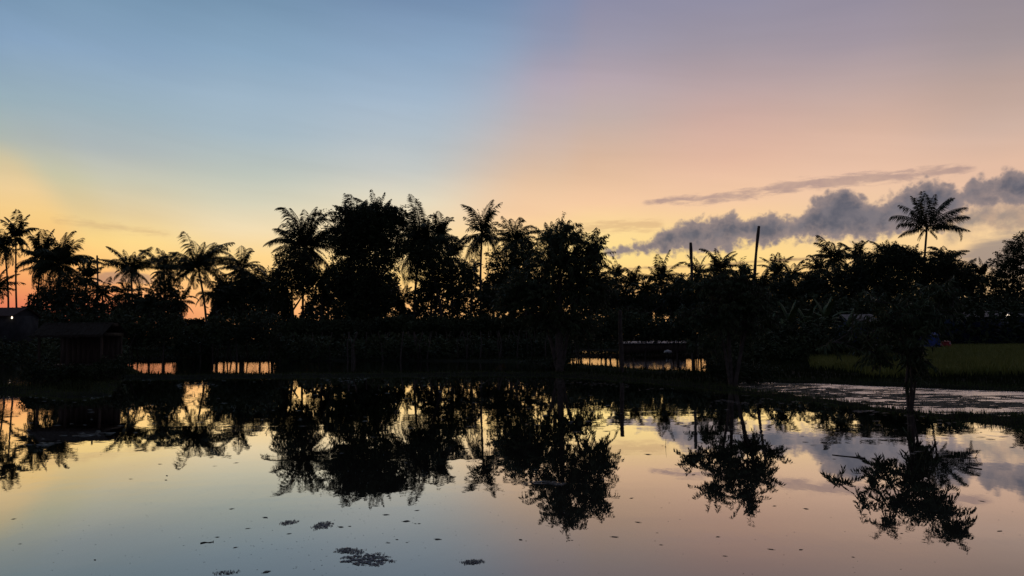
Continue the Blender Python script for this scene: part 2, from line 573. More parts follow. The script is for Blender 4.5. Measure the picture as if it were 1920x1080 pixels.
def spaced(lo, hi, dlo, dhi, step, grow):
    a = list(np.arange(dlo, dhi, step))
    s, v = step, a[-1]
    while v < hi:
        s *= grow
        v += s
        a.append(v)
    s, v = step, a[0]
    b = []
    while v > lo:
        s *= grow
        v -= s
        b.append(v)
    return np.array(b[::-1] + a)


gx = spaced(-1400, 1400, -26, 26, .19, 1.06)
gy = spaced(-700, 2400, 11, 62, .19, 1.055)
GX, GY = np.meshgrid(gx, gy)
GZ = terrain(GX, GY)
nx, ny = len(gx), len(gy)
idx = np.arange(nx * ny).reshape(ny, nx)
quads = np.stack([idx[:-1, :-1], idx[:-1, 1:], idx[1:, 1:], idx[1:, :-1]], -1).reshape(-1, 4)
mb = MB()
mb.add(np.stack([GX, GY, GZ], -1).reshape(-1, 3), quads)
tag(mb.build('ground', M['soil'], smooth=True), kind='structure')


def offset_poly(poly, r):
    n = len(poly)
    area = sum(poly[i][0] * poly[(i + 1) % n][1] - poly[(i + 1) % n][0] * poly[i][1] for i in range(n))
    s = 1 if area > 0 else -1
    out = []
    for i in range(n):
        a, b, c = Vector(poly[i - 1]), Vector(poly[i]), Vector(poly[(i + 1) % n])
        e1, e2 = (b - a).normalized(), (c - b).normalized()
        nrm = Vector((e1.y + e2.y, -e1.x - e2.x))
        if nrm.length < .3:
            nrm = Vector((e1.y, -e1.x))
        nrm.normalize()
        out.append(b + nrm * r * s)
    return out


def water(poly, mat, grow=.3, z=0.0):
    bm = bmesh.new()
    f = bm.faces.new([bm.verts.new((p[0], p[1], z)) for p in offset_poly(poly, grow)])
    if f.normal.z < 0 or f.calc_area() and (f.normal_update() or f.normal.z < 0):
        bmesh.ops.reverse_faces(bm, faces=[f])
    bmesh.ops.triangulate(bm, faces=bm.faces[:])
    me = bpy.data.meshes.new('water')
    bm.to_mesh(me)
    bm.free()
    me.materials.append(mat)
    o = bpy.data.objects.new('water', me)
    COL.objects.link(o)
    return tag(o, kind='structure')


still = water_material('still_water', [(3.0, (1, .5, 1), .00045), (14.0, (1, .6, 1), .00006)], patch=(.12, .45, 1), patch_amp=4.5)
rippled = water_material('rippled_water', [(4.0, (1, 1, 1), .0032), (17.0, (1, 1, 1), .0006)], rough=.035)
weedy = water_material('weedy_water', [(3.0, (.45, 1.6, 1), .009)], rough=.25, mud=(.05, .04, .03))
water(POND_MAIN, still)
water(POND_LEFT, rippled)
water(POND_BACK, rippled)
water(POND_SLIVER, rippled)
water(POND_FAR, rippled)
water(POND_SIDE, weedy, z=0.004)


# ------------------------------------------------------------------ coconut palms
def palm_crown(rs, L, n=24, kind='mixed', lean=0.0, explicit=None, leaf_len=.27, lw=.12):
    """fronds grown from the origin; returns an MB"""
    mb = MB()
    fr = []
    if explicit:
        for az, el, ln, dr in explicit:
            fr.append((math.radians(az), math.radians(el), ln * L, math.radians(dr)))
    n = int(n * 1.4)
    for i in range(n):
        u = min(.99, max(.01, (i + .5) / n + rs.uniform(-.06, .06)))
        az = i * 2.39996 + rs.uniform(-1.1, 1.1)
        if kind == 'open':
            el = 84 - 105 * u
            dr = 38 + 42 * rs.rand() + 18 * u
            ln = .8 + .25 * math.sin(math.pi * min(1, u * 1.1))
        elif kind == 'brush':
            el = 90 - (60 if u < .6 else 130) * u + rs.uniform(-10, 10)
            dr = 25 + 35 * rs.rand() + 55 * u
            ln = .95 - .15 * u
        elif kind == 'skirt':
            el = 82 - 135 * u + rs.uniform(-8, 8)
            dr = 50 + 45 * rs.rand()
            ln = .9 + .1 * rs.rand()
        else:
            el = 90 - 150 * u ** 1.2 + rs.uniform(-9, 9)
            dr = 32 + 50 * rs.rand() + 22 * u
            ln = .85 + .22 * rs.rand()
        fr.append((az, math.radians(el), ln * L * rs.uniform(.5, 1.12), math.radians(dr * rs.uniform(.6, 1.35))))
    for i in range(0 if explicit else rs.randint(3, 7)):     # dead fronds hanging along the stem
        fr.append((rs.uniform(0, 6.28), math.radians(rs.uniform(-50, -10)), L * rs.uniform(.45, .8), math.radians(rs.uniform(40, 75))))
    wind = np.array([lean, 0, 0])
    for az, el, ln, dr in fr:
        K = 18
        t = np.linspace(0, 1, K)
        pitch = el - dr * t ** rs.uniform(1.1, 2.2)
        if rs.rand() < .28:      # broken, hanging tip
            pitch = pitch - np.clip((t - rs.uniform(.6, .85)) * 6, 0, 1.0)
        side_bend = rs.uniform(-.25, .25) * t ** 2
        h = np.stack([np.cos(az + side_bend), np.sin(az + side_bend), np.zeros(K)], -1)
        d = unit(h * np.cos(pitch)[:, None] + UP * np.sin(pitch)[:, None] + wind * t[:, None])
        pts = np.concatenate([[np.zeros(3)], np.cumsum(d[:-1] * ln / (K - 1), axis=0)])
        rad = .055 * (1 - .85 * t) * ln / 4.5
        mb.tube(pts, rad + .006, sides=3, caps=False)
        # leaflets
        m = max(34, int(ln * 8.5))
        tt = np.repeat(np.linspace(.14, .995, m), 2)
        sgn = np.tile([1.0, -1.0], m)
        tt = np.clip(tt + rs.uniform(-.008, .008, 2 * m), 0, 1)
        P = np.stack([np.interp(tt, t, pts[:, k]) for k in range(3)], -1)
        D = unit(np.stack([np.interp(tt, t, d[:, k]) for k in range(3)], -1))
        S = unit(np.cross(D, UP + 1e-4)) * sgn[:, None]
        Nn = unit(np.cross(S, D)) * sgn[:, None]
        prof = np.sin(np.pi * np.clip(tt * .80 + .17, 0, 1)) ** .6
        ll = ln * leaf_len * rs.uniform(.7, 1.15) * prof * rs.uniform(.7, 1.15, 2 * m)
        fwd = (.35 + .75 * tt ** 2) * rs.choice([.8, 1.2, 2.6], p=[.4, .35, .25])
        droop = rs.uniform(.1, .6, 2 * m) + rs.uniform(.1, .9) * (1 - .3 * tt)
        dirv = unit(S + D * fwd[:, None] + np.abs(Nn) * 0 - UP * droop[:, None] * .8)
        ok = rs.rand(2 * m) > rs.choice([.04, .1, .3])
        P, dirv, ll, D2 = P[ok], dirv[ok], ll[ok], D[ok]
        w = lw * rs.uniform(.8, 1.2, len(P))
        mid = P + dirv * (ll * .5)[:, None]
        tip = P + unit(dirv - UP * .28) * ll[:, None]
        wd = D2 * (w * .5)[:, None]
        mb.quads(np.stack([P - wd * .4, mid - wd, tip, mid + wd], 1))
    # heart of the crown: leaf bases, fruit
    for i in range(9):
        a = i * 2.4
        q = np.array([math.cos(a) * .22, math.sin(a) * .22, -.1 - .05 * (i % 3)])
        mb.tube([q * .2, q, q + np.array([0, 0, -.22])], [.10, .17, .07], sides=5)
    return mb


def away(x):
    """how far back the wood stands, across the picture"""
    return float(np.interp(x, [150, 260, 700, 1200, 1400, 1500, 1850], [1.42, 1.18, 1.1, 1.12, 1.18, 1.35, 1.35]))


def palm(label, cx, cy, r, dist, kind='mixed', n=24, base_x=None, seed=0, lean=0.0, explicit=None, tr=.19, group='coconut palms along the far side of the water', lw=.12):
    rs = np.random.RandomState(seed * 13 + int(cx) + 500)
    dist *= away(cx)
    lw *= away(cx)
    top = at(cx, cy + (0 if explicit else 9), dist)
    bx = cx if base_x is None else base_x
    b = at(bx, 640, dist)
    base = Vector((b.x, dist + rs.uniform(-1, 1), float(terrain(b.x, dist)) - .1))
    root = thing('coconut_palm', label, 'palm tree', base, group)
    K = 12
    tt = np.linspace(0, 1, K)
    delta = np.array(tuple(top - base))
    pts = tt[:, None] * delta
    curve = np.sin(tt * math.pi) * rs.uniform(-.02, .03) * delta[2]
    pts[:, 0] += curve
    rad = tr * (1.15 - .35 * tt) + .12 * np.exp(-tt * 14)
    tm = MB()
    tm.tube(pts, rad, sides=8)
    tm.build('trunk', M['palm_bark'], root, smooth=True)
    L = r / F * dist * (1.08 if explicit else (1.42 if cx < 540 else 1.33))
    c = palm_crown(rs, L, n, kind, lean, explicit, lw=lw)
    for a in c.v:
        a += delta
    c.build('crown', M['palm_leaf'], root)
    return root


# ------------------------------------------------------------------ broadleaf trees
def in_ball(rs, n, p=.45):
    v = unit(rs.normal(size=(n, 3)))
    return v * (rs.rand(n) ** p)[:, None]


def leaf_quads(rs, C, size, tilt=.8):
    """C: leaf centres; returns pointed quads"""
    n = len(C)
    a = unit(rs.normal(size=(n, 3)) * np.array([1, 1, tilt]))
    b = unit(np.cross(a, rs.normal(size=(n, 3))))
    s = size * rs.uniform(.45, 1.0, n) * rs.choice([.8, 1.0, 1.5], n)
    L = a * s[:, None]
    Wd = b * (s * .42)[:, None]
    return np.stack([C - L, C + Wd - L * .1, C + L, C - Wd - L * .1], 1)


def broad_tree(label, cat, ellipses, dist, base_x, dens=1.0, leaf=.16, seed=1, name='broadleaf_tree', group=None, trunk_r=.28, mat='leaf', base_y=None):
    rs = np.random.RandomState(seed * 7 + 3)
    dist *= away(base_x)
    bx = at(base_x, 640, dist)
    base = Vector((bx.x, dist, float(terrain(bx.x, dist)) - .1))
    root = thing(name, label, cat, base, group)
    b0 = np.array(tuple(base))
    cm, tm = MB(), MB()
    cen = []
    for cx, cy, rx, ry in ellipses:
        c = np.array(tuple(at(cx, cy, dist))) - b0
        Rx, Rz = rx / F * dist, ry / F * dist
        cen.append((c, Rx, Rz))
    zs = min(c[2] - Rz * .4 for c, Rx, Rz in cen)
    fork = np.array([np.mean([c[0] for c, _, _ in cen]) * .5, 0, max(.8, zs * .75)])
    tm.tube([(0, 0, 0), tuple(fork * .5 + np.array([trunk_r * .4, 0, 0])), tuple(fork)], [trunk_r * 1.3, trunk_r, trunk_r * .85], sides=8)
    for c, Rx, Rz in cen:
        m = (fork + c) / 2 + np.array([0, 0, -.1 * Rz])
        tm.tube([tuple(fork), tuple(m), tuple(c)], [trunk_r * .6, trunk_r * .4, trunk_r * .15], sides=6)
        nb = int(14 * dens)
        R3 = np.array([Rx, max(Rx, Rz) * .8, Rz])
        # clumps of twigs with leaves
        ncl = max(10, int(dens * 26 * (Rx * Rz) ** .75 + 12))
        cl = c + in_ball(rs, ncl, .42) * R3 * (1 + .28 * (rs.rand(ncl) < .22) * rs.rand(ncl))[:, None]
        for q in cl[:nb]:
            mm = (c + q) / 2 + rs.normal(size=3) * .1 * Rx
            tm.tube([tuple(c), tuple(mm), tuple(q)], [trunk_r * .18, trunk_r * .1, .012], sides=4)
        cs = (.28 + .5 * rs.rand(ncl)) * (.35 + .28 * math.sqrt(Rx * Rz)) * 1.1
        per = int(30 * dens)
        off = in_ball(rs, ncl * per, .5) * np.repeat(cs, per)[:, None] * np.array([1.15, 1, .8])
        C = np.repeat(cl, per, axis=0) + off
        cm.quads(leaf_quads(rs, C, leaf))
    tm.build('trunk', M['bark'], root, smooth=True)
    cm.build('crown', M[mat], root)
    return root


def legume_tree(label, ellipses, base_px, dist, trunks, n_twig, leaf_len, twig_len, seed, group=None):
    """near tree with arching twigs, each carrying rows of folded, hanging leaves"""
    rs = np.random.RandomState(seed)
    bx = at(base_px, 700, dist).x
    base = Vector((bx, dist, float(terrain(bx, dist)) - .08))
    root = thing('pond_side_tree', label, 'tree', base, group)
    b0 = np.array(tuple(base))
    cm, tm = MB(), MB()
    cen = []
    for cx, cy, rx, ry in ellipses:
        c = np.array(tuple(at(cx, cy, dist))) - b0
        cen.append((c, rx / F * dist, ry / F * dist))
    wts = np.array([a * b for _, a, b in cen]) ** .85
    wts /= wts.sum()
    joints = []
    for k, (dx, frac, rad) in enumerate(trunks):
        topc = cen[k % len(cen)][0]
        off = np.array([dx, rs.uniform(-.15, .15), 0])
        kpts = [off * .3, off + np.array([topc[0] * .1, 0, topc[2] * .35]), off * 1.2 + np.array([topc[0] * .35, 0, topc[2] * .65]), topc]
        kpts = [np.asarray(q, float) for q in kpts]
        tm.tube([tuple(q) for q in kpts], [rad * 1.2, rad, rad * .7, rad * .35], sides=7)
        joints += [kpts[1] * .4 + kpts[2] * .6, kpts[2], kpts[2] * .5 + kpts[3] * .5, kpts[3]]
    J = np.array(joints)
    for c, Rx, Rz in cen:
        j = J[np.argmin(np.linalg.norm(J - c, axis=1) + 3 * np.maximum(0, J[:, 2] - c[2]))]
        if np.linalg.norm(j - c) > .05:
            mid = (j + c) / 2 + np.array([0, rs.uniform(-.1, .1), -.12 * np.linalg.norm(c - j)])
            r0 = trunks[0][2] * .4
            tm.tube([tuple(j), tuple(mid), tuple(c)], [r0, r0 * .7, r0 * .35], sides=6)
            J = np.vstack([J, mid, c])
    LQ = []
    for _ in range(n_twig):
        e = rs.choice(len(cen), p=wts)
        c, Rx, Rz = cen[e]
        R3 = np.array([Rx, max(Rx, Rz) * .85, Rz])
        q = in_ball(rs, 1, .5)[0]
        p = c + q * R3 * (.92 if rs.rand() < .8 else rs.uniform(1.0, 1.22))
        j = J[np.argmin(np.linalg.norm(J - p, axis=1) + .5 * np.maximum(0, J[:, 2] - p[2]))]
        out = unit(q * 1.1 + np.array([0, 0, .3]) + rs.normal(size=3) * .35)
        tl = twig_len * rs.uniform(.6, 1.2)
        p0 = p - out * tl * .5
        mid = (j + p0) / 2 + np.array([0, 0, -.05])
        tm.tube([tuple(j), tuple(mid), tuple(p0)], [.014, .011, .008], sides=4, caps=False)
        K = 8
        t = np.linspace(0, 1, K)
        d = unit(out + (-UP) * (t[:, None] ** 1.3) * rs.uniform(.3, .9))
        pts = np.concatenate([[p0], p0 + np.cumsum(d[:-1] * tl / (K - 1), axis=0)])
        tm.tube(pts, .008 * (1 - .7 * t) + .002, sides=3, caps=False)
        m = max(6, int(tl / (leaf_len * .2)))
        tt = np.repeat(np.linspace(.08, 1, m), 2)
        sg = np.tile([1.0, -1.0], m)
        P = np.stack([np.interp(tt, t, pts[:, k]) for k in range(3)], -1)
        D = unit(np.stack([np.interp(tt, t, d[:, k]) for k in range(3)], -1))
        S = unit(np.cross(D, UP + .01)) * sg[:, None]
        ld = unit(S * rs.uniform(.25, .9, (2 * m, 1)) - UP * rs.uniform(.4, 1.2, (2 * m, 1)) + D * rs.uniform(.1, .7, (2 * m, 1)) + rs.normal(size=(2 * m, 3)) * .15)
        ll = leaf_len * rs.uniform(.65, 1.15, 2 * m)
        wd = unit(np.cross(ld, rs.normal(size=(2 * m, 3)))) * (ll * .105)[:, None]
        LQ.append(np.stack([P, P + ld * (ll * .45)[:, None] + wd, P + ld * ll[:, None], P + ld * (ll * .5)[:, None] - wd], 1))
    cm.quads(np.concatenate(LQ))
    tm.build('trunk', M['bark'], root, smooth=True)
    cm.build('crown', M['near_leaf'], root)
    return root


#SPLIT
# far row of palms: label, crown x, crown y, reach, distance, habit, fronds, foot x
PALMS = [
    ("leftmost coconut palm, half cut by the picture edge, with brown hanging fronds", 8, 452, 32, 112, 'skirt', 26, 16, .0),
    ("tall slim palm with upright crown on a dead straight trunk, second from the left edge", 30, 436, 36, 112, 'brush', 24, 29, .0),
    ("palm with a low drooping crown at the left edge below the two tall slim palms", -8, 530, 34, 105, 'open', 20, -8, .0),
    ("leaning palm with spreading crown, left half of the shaggy pair near the left edge", 78, 474, 48, 108, 'mixed', 28, 60, .0),
    ("broad shaggy palm, right half of the close pair near the left edge", 112, 486, 52, 106, 'mixed', 32, 108, .0),
    ("narrow short palm immediately left of the bare leaning pole trunk", 162, 512, 36, 104, 'brush', 22, 162, .0),
    ("small drooping palm clump hugging the foot of the bare pole on the left", 192, 540, 26, 104, 'open', 18, 196, .0),
    ("star shaped palm with wide level fronds standing free right of the left bare pole", 246, 498, 46, 116, 'open', 26, 247, .0),
    ("pointed palm just left of the big fan crowned palm", 308, 500, 42, 118, 'mixed', 24, 306, .0),
    ("fan crowned palm with clearly separate feathery fronds and a leaning trunk", 371, 491, 54, 108, 'open', 30, 390, .0),
    ("round headed palm with tips curling over, right of the fan crowned palm", 452, 496, 46, 115, 'skirt', 28, 450, .0),
    ("low palm tucked beneath the curling round headed palm", 420, 528, 32, 118, 'open', 20, 424, .0),
    ("shaggy low palm against the left side of the tall ragged palm", 508, 520, 42, 108, 'skirt', 26, 512, .0),
    ("tall ragged palm with clubbed dead frond tips, left of the largest dark tree", 572, 454, 68, 106, 'mixed', 42, 566, .0),
    ("palm with hanging fronds in the sky gap beneath the tall ragged palm", 604, 512, 42, 104, 'skirt', 24, 600, .0),
    ("palm whose long spike and fronds stick out above the left of the largest dark tree", 664, 420, 60, 108, 'brush', 26, 660, -.1),
    ("palm whose fronds fringe the right top of the largest dark tree", 706, 424, 60, 110, 'brush', 28, 706, .1),
    ("very tall palm with bushy spire crown and thick trunk, right of the largest dark tree", 788, 448, 70, 105, 'mixed', 46, 776, .0),
    ("slender palm leaning out on the right side of the bushy spire palm", 824, 436, 44, 108, 'brush', 24, 808, .1),
    ("short spiky palm between the spire palm and the tall feather duster palm", 846, 474, 44, 112, 'brush', 24, 846, .0),
    ("tall feather duster palm on a straight bare trunk left of the pond side tree", 904, 428, 54, 108, 'mixed', 26, 906, .05),
    ("shaggy palm with pointed top between the feather duster palm and the pond side tree", 966, 442, 48, 112, 'mixed', 28, 962, .0),
    ("low palm behind the trunk of the feather duster palm", 884, 500, 36, 114, 'skirt', 22, 880, .0),
    ("palm whose spiky tip rises above the rounded crown of the pond side tree", 1037, 452, 38, 115, 'brush', 22, 1037, .0),
    ("thin pointed palm directly right of the pond side tree", 1156, 512, 32, 122, 'brush', 20, 1156, .0),
    ("star crowned small palm second to the right of the pond side tree", 1186, 520, 36, 120, 'open', 22, 1186, .0),
    ("fuller palm between the star crowned small palm and the shorter bare pole", 1240, 518, 42, 118, 'mixed', 26, 1240, .0),
    ("small half hidden palm on the left of the shorter bare pole", 1270, 524, 30, 122, 'open', 20, 1270, .0),
    ("small palm crown peeping out on the right of the shorter bare pole", 1310, 505, 32, 124, 'mixed', 22, 1310, .0),
    ("dense tufted palm midway between the two bare poles", 1350, 496, 42, 118, 'mixed', 32, 1350, .0),
    ("low palm just left of the taller bare pole", 1384, 522, 34, 120, 'open', 20, 1384, .0),
    ("small spiky palm first to the right of the taller bare pole", 1456, 504, 34, 120, 'mixed', 24, 1456, .0),
    ("little palm second to the right of the taller bare pole", 1484, 510, 30, 124, 'open', 20, 1484, .0),
    ("little drooping palm third to the right of the taller bare pole", 1512, 516, 28, 124, 'skirt', 20, 1512, .0),
    ("pair forming palm left of the broad palm in the right wood", 1536, 496, 34, 122, 'mixed', 24, 1536, .0),
    ("broad palm with curled crown, highest left of the dark dome tree on the right", 1564, 474, 40, 118, 'skirt', 30, 1564, .0),
    ("palm with loose upright fronds just left of the dark dome tree on the right", 1610, 476, 38, 118, 'mixed', 24, 1610, .0),
    ("palm fronds fringing the left top of the dark dome tree on the right", 1664, 472, 32, 122, 'mixed', 24, 1664, .0),
    ("palm fronds at the foot of the lone towering palm's trunk, left side", 1706, 480, 32, 122, 'mixed', 24, 1706, .0),
    ("bushy palm close on the right of the lone towering palm's trunk", 1772, 480, 36, 120, 'skirt', 30, 1772, .0),
    ("low palm sloping down right of the lone towering palm", 1808, 502, 30, 122, 'open', 22, 1808, .0),
    ("narrow spire palm standing in the dip before the right edge tree", 1842, 508, 32, 120, 'brush', 22, 1842, .0),
]
for k, (lab, cx, cy, r, d, habit, n, bx, lean) in enumerate(PALMS):
    palm(lab, cx, cy, r, d, habit, n, bx, seed=k, lean=lean)
# the lone towering palm: fronds as they stand in the photograph (azimuth, rise, length, droop)
palm("lone towering palm with wide ragged fronds rising against the grey cloud on the right", 1738, 426, 73, 122, 'open', 0, 1732, seed=5, tr=.27, explicit=[
    (180, 38, 1.05, 62), (176, 22, .82, 50), (190, 0, .8, 45), (170, 58, .85, 50), (115, 74, .88, 25), (80, 84, .92, 15), (60, 78, .85, 15), (185, 76, .75, 20),
    (15, 60, 1.0, 28), (355, 44, 1.05, 42), (5, 28, 1.15, 48), (350, 10, .95, 40), (358, 18, 1.1, 66), (270, -5, .5, 60), (90, -20, .5, 60), (10, -35, .4, 40), (175, -40, .4, 40),
    (210, 50, .8, 60), (330, 65, .9, 50), (285, 80, .8, 30)])


def bare_pole(label, x_top, y_top, x_foot, dist, r, bend=.0):
    dist *= away(x_foot)
    top = at(x_top, y_top, dist)
    f = at(x_foot, 640, dist)
    base = Vector((f.x, dist, float(terrain(f.x, dist)) - .1))
    mb = MB()
    dl = np.array(tuple(top - base))
    tt = np.linspace(0, 1, 14)
    pts = tt[:, None] * dl
    pts[:, 0] += np.sin(tt * math.pi) * bend
    rad = r * (1.25 - .3 * tt) + r * .12 * np.sin(tt * 23)
    rad[-2:] *= 1.15
    mb.tube(pts, rad, sides=8)
    o = mb.build('dead_palm_trunk', M['palm_bark'], smooth=True)
    o.location = base
    tag(o, label, 'dead trunk', 'bare dead palm trunks among the palms')


bare_pole("bare dead palm trunk rising among the palms near the left edge", 182, 479, 179, 104, .15, .3)
bare_pole("shorter straight bare dead palm trunk against the tail of the grey cloud", 1295, 455, 1299, 110, .24, .1)
bare_pole("taller crooked bare dead palm trunk standing out before the grey cloud", 1423, 424, 1418, 110, .25, -.6)

# broadleaf trees of the far bank
WOOD = 'leafy trees among the palms on the far bank'
broad_tree("largest dark tree, dense tall oval crown left of the picture centre", 'tree',
           [(684, 408, 60, 30), (680, 430, 68, 42), (650, 450, 40, 45), (720, 450, 44, 50), (685, 500, 66, 60), (690, 560, 56, 45), (740, 410, 26, 24), (640, 530, 28, 34), (664, 600, 60, 40)], 98, 690, 1.3, .19, 11, group=WOOD, trunk_r=.4)
broad_tree("rounded leafy tree filling the space under the tall ragged palm", 'tree', [(545, 500, 38, 38), (580, 530, 30, 30), (530, 545, 36, 36)], 100, 545, 1.2, .19, 12, group=WOOD)
broad_tree("leafy tree under the bushy spire palm and its neighbours", 'tree', [(810, 500, 44, 44), (850, 520, 36, 40), (800, 480, 30, 30)], 100, 830, 1.1, .19, 13, group=WOOD)
broad_tree("leafy tree between the feather duster palm and the pond side tree", 'tree', [(955, 500, 42, 45), (985, 480, 30, 34), (940, 545, 38, 36)], 96, 955, 1.1, .19, 14, group=WOOD)
broad_tree("low rounded tree among the short palms left of the fan crowned palm", 'tree', [(300, 545, 26, 22), (318, 530, 20, 22)], 108, 306, .9, .17, 15, group=WOOD)
broad_tree("low leafy tree beneath the curling round headed palm", 'tree', [(455, 545, 34, 28), (480, 525, 26, 26), (430, 560, 30, 22)], 106, 455, 0.9, .19, 16, group=WOOD)
broad_tree("bushy low tree behind the thatched hut at the left", 'tree', [(110, 562, 44, 14), (100, 545, 36, 22), (130, 530, 26, 22), (150, 552, 30, 16)], 98, 112, 1.0, .17, 17, group=WOOD)
broad_tree("spreading tree right of the pond side tree behind the small palms", 'tree', [(1160, 560, 34, 18), (1215, 565, 34, 18), (1265, 555, 30, 22)], 106, 1210, .7, .17, 18, group=WOOD)
broad_tree("dark tree mass behind the shorter bare pole", 'tree', [(1310, 545, 36, 26), (1350, 535, 36, 24), (1385, 545, 30, 24)], 100, 1340, 1.1, .19, 19, group=WOOD)
broad_tree("wide dark tree right of the taller bare pole under the little palms", 'tree', [(1450, 540, 38, 24), (1500, 542, 38, 24), (1540, 530, 30, 24), (1425, 545, 26, 20)], 102, 1480, 1.1, .19, 20, group=WOOD)
broad_tree("dark dome shaped tree behind the right bank, left of the lone towering palm", 'tree',
           [(1670, 488, 44, 34), (1625, 505, 34, 28), (1700, 490, 30, 28), (1660, 530, 60, 30), (1590, 520, 34, 26)], 100, 1660, 1.4, .19, 21, group=WOOD, trunk_r=.35)
broad_tree("dark tree sloping down to the right of the lone towering palm", 'tree', [(1762, 500, 34, 30), (1790, 515, 34, 24), (1740, 520, 30, 30), (1820, 535, 30, 18)], 100, 1770, 1.2, .19, 22, group=WOOD)
broad_tree("tall tree with stepped outline cut by the right picture edge", 'tree', [(1900, 470, 17, 30), (1882, 500, 22, 28), (1915, 510, 26, 34), (1868, 528, 22, 16), (1930, 470, 18, 40), (1890, 545, 34, 22)], 88, 1900, 1.2, .16, 23, group=WOOD)

# near trees on the bund, mirrored whole in the pond
legume_tree("large feathery tree on the bank left of the thick post, mirrored at mid pond",
            [(1050, 485, 74, 42), (1000, 540, 62, 48), (1095, 530, 50, 52), (1055, 445, 48, 24), (1108, 470, 34, 34), (965, 560, 38, 40), (1125, 535, 24, 40), (1020, 590, 50, 34), (1080, 600, 44, 26), (1060, 425, 26, 12)],
            1050, 33.2, [(0.0, .6, .15), (-.25, .6, .08), (.2, .6, .08)], 980, .22, .85, 31, 'feathery trees on the earth bank')
legume_tree("mid sized feathery tree with several stems, on the bank between its two neighbours",
            [(1362, 570, 44, 40), (1408, 566, 42, 36), (1330, 535, 28, 24), (1388, 522, 28, 24), (1297, 590, 26, 20), (1318, 640, 30, 9), (1440, 602, 24, 14), (1392, 500, 14, 10), (1345, 600, 36, 22), (1400, 610, 30, 24)],
            1372, 23.6, [(0.0, .6, .07), (.18, .6, .06), (-.12, .6, .045), (.3, .6, .04)], 400, .17, .62, 32, 'feathery trees on the earth bank')
legume_tree("nearest small tree with comb like hanging leaves on the right hand grassy bank",
            [(1705, 645, 42, 50), (1738, 590, 42, 42), (1770, 548, 24, 24), (1670, 600, 30, 32), (1567, 640, 24, 11), (1605, 600, 34, 8), (1648, 562, 20, 12), (1645, 670, 14, 32), (1720, 690, 30, 20), (1625, 632, 22, 8)],
            1703, 16.0, [(0.0, .6, .035), (-.1, .6, .03), (.08, .6, .025)], 185, .17, .68, 33, 'feathery trees on the earth bank')

#SPLIT2
# ------------------------------------------------------------------ undergrowth
def belt(name, profile, d0, d1, n, leaf, mat, seed, bottom=0.0, p=.75, gap=0.0):
    rs = np.random.RandomState(seed)
    xs = np.array([q[0] for q in profile], float)
    ys = np.array([q[1] for q in profile], float)
    px = rs.uniform(xs[0], xs[-1], n)
    d = rs.uniform(d0, d1, n)
    hor = HORIZON - (px - 960) * math.tan(ROLL)
    top = CAM_H + (hor - np.interp(px, xs, ys)) / F * d
    X = (px - 960) / F * d / CA
    lump = 1 - .22 * np.abs(np.sin(X * .55 + 2 * np.sin(d * .3))) - .12 * np.abs(np.sin(X * 1.7 + d))
    Z = bottom + (top * lump - bottom) * rs.rand(n) ** p
    if gap:
        g = np.sin(X * .9 + 1.3 * np.sin(Z * .8)) * np.sin(Z * 1.1 + X * .35) + .7 * np.sin(X * 2.3 + Z * .7) * np.sin(Z * 2.6 - X * .5)
        keep = g > -1.3 + (gap + .75) * (Z - bottom) / (top - bottom) + rs.uniform(-.2, .2, n)
        X, d, Z, n = X[keep], d[keep], Z[keep], int(keep.sum())
    C = np.stack([X, d, np.maximum(Z, .05)], -1)
    mb = MB()
    per = 7
    C = np.repeat(C, per, axis=0) + in_ball(rs, n * per, .5) * .55
    mb.quads(leaf_quads(rs, C, leaf))
    return tag(mb.build(name, mat), kind='stuff')


# dark shrubbery: right part and far left
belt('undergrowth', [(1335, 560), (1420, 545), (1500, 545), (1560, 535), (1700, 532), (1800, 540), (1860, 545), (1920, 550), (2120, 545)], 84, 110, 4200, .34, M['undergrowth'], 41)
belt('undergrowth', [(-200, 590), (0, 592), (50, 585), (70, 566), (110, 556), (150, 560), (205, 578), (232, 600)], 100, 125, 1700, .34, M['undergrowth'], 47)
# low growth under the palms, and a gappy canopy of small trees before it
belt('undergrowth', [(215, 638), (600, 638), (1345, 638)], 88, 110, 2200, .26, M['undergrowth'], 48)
MID = [(205, 585), (260, 590), (320, 594), (360, 604), (400, 600), (430, 590), (520, 585), (600, 592), (680, 585), (760, 592), (850, 580), (920, 588), (1000, 580), (1080, 588), (1150, 584), (1250, 586), (1350, 580)]
for k, (a, b, y_, d_, n_) in enumerate([(205, 338, 574, 57, 1500), (338, 395, 604, 93, 900), (395, 520, 574, 57, 1400), (520, 700, 592, 93, 2600), (700, 850, 586, 93, 2300), (850, 1063, 584, 93, 3200), (1063, 1350, 572, 57, 3200)]):
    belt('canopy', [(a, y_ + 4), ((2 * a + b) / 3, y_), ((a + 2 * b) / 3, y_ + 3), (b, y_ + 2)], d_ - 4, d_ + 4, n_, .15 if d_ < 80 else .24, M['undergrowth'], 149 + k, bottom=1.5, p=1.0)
WOODTOP = [(40, 575), (62, 530), (100, 512), (150, 520), (200, 545), (225, 545), (280, 522), (330, 532), (345, 592), (395, 592), (412, 508), (470, 505), (535, 508), (545, 585), (562, 590), (575, 540), (612, 500), (650, 440), (740, 450), (757, 560), (772, 575), (785, 500), (860, 480),
           (900, 480), (960, 470), (1000, 465), (1080, 480), (1140, 510), (1180, 530), (1240, 525), (1300, 515), (1340, 505), (1400, 512), (1480, 516), (1560, 490), (1620, 488), (1700, 480), (1800, 505), (1860, 525), (1920, 520), (2000, 520)]
def cut(prof, a, b):
    xs, ys = [q[0] for q in prof], [q[1] for q in prof]
    return [(a, float(np.interp(a, xs, ys)))] + [q for q in prof if a < q[0] < b] + [(b, float(np.interp(b, xs, ys)))]


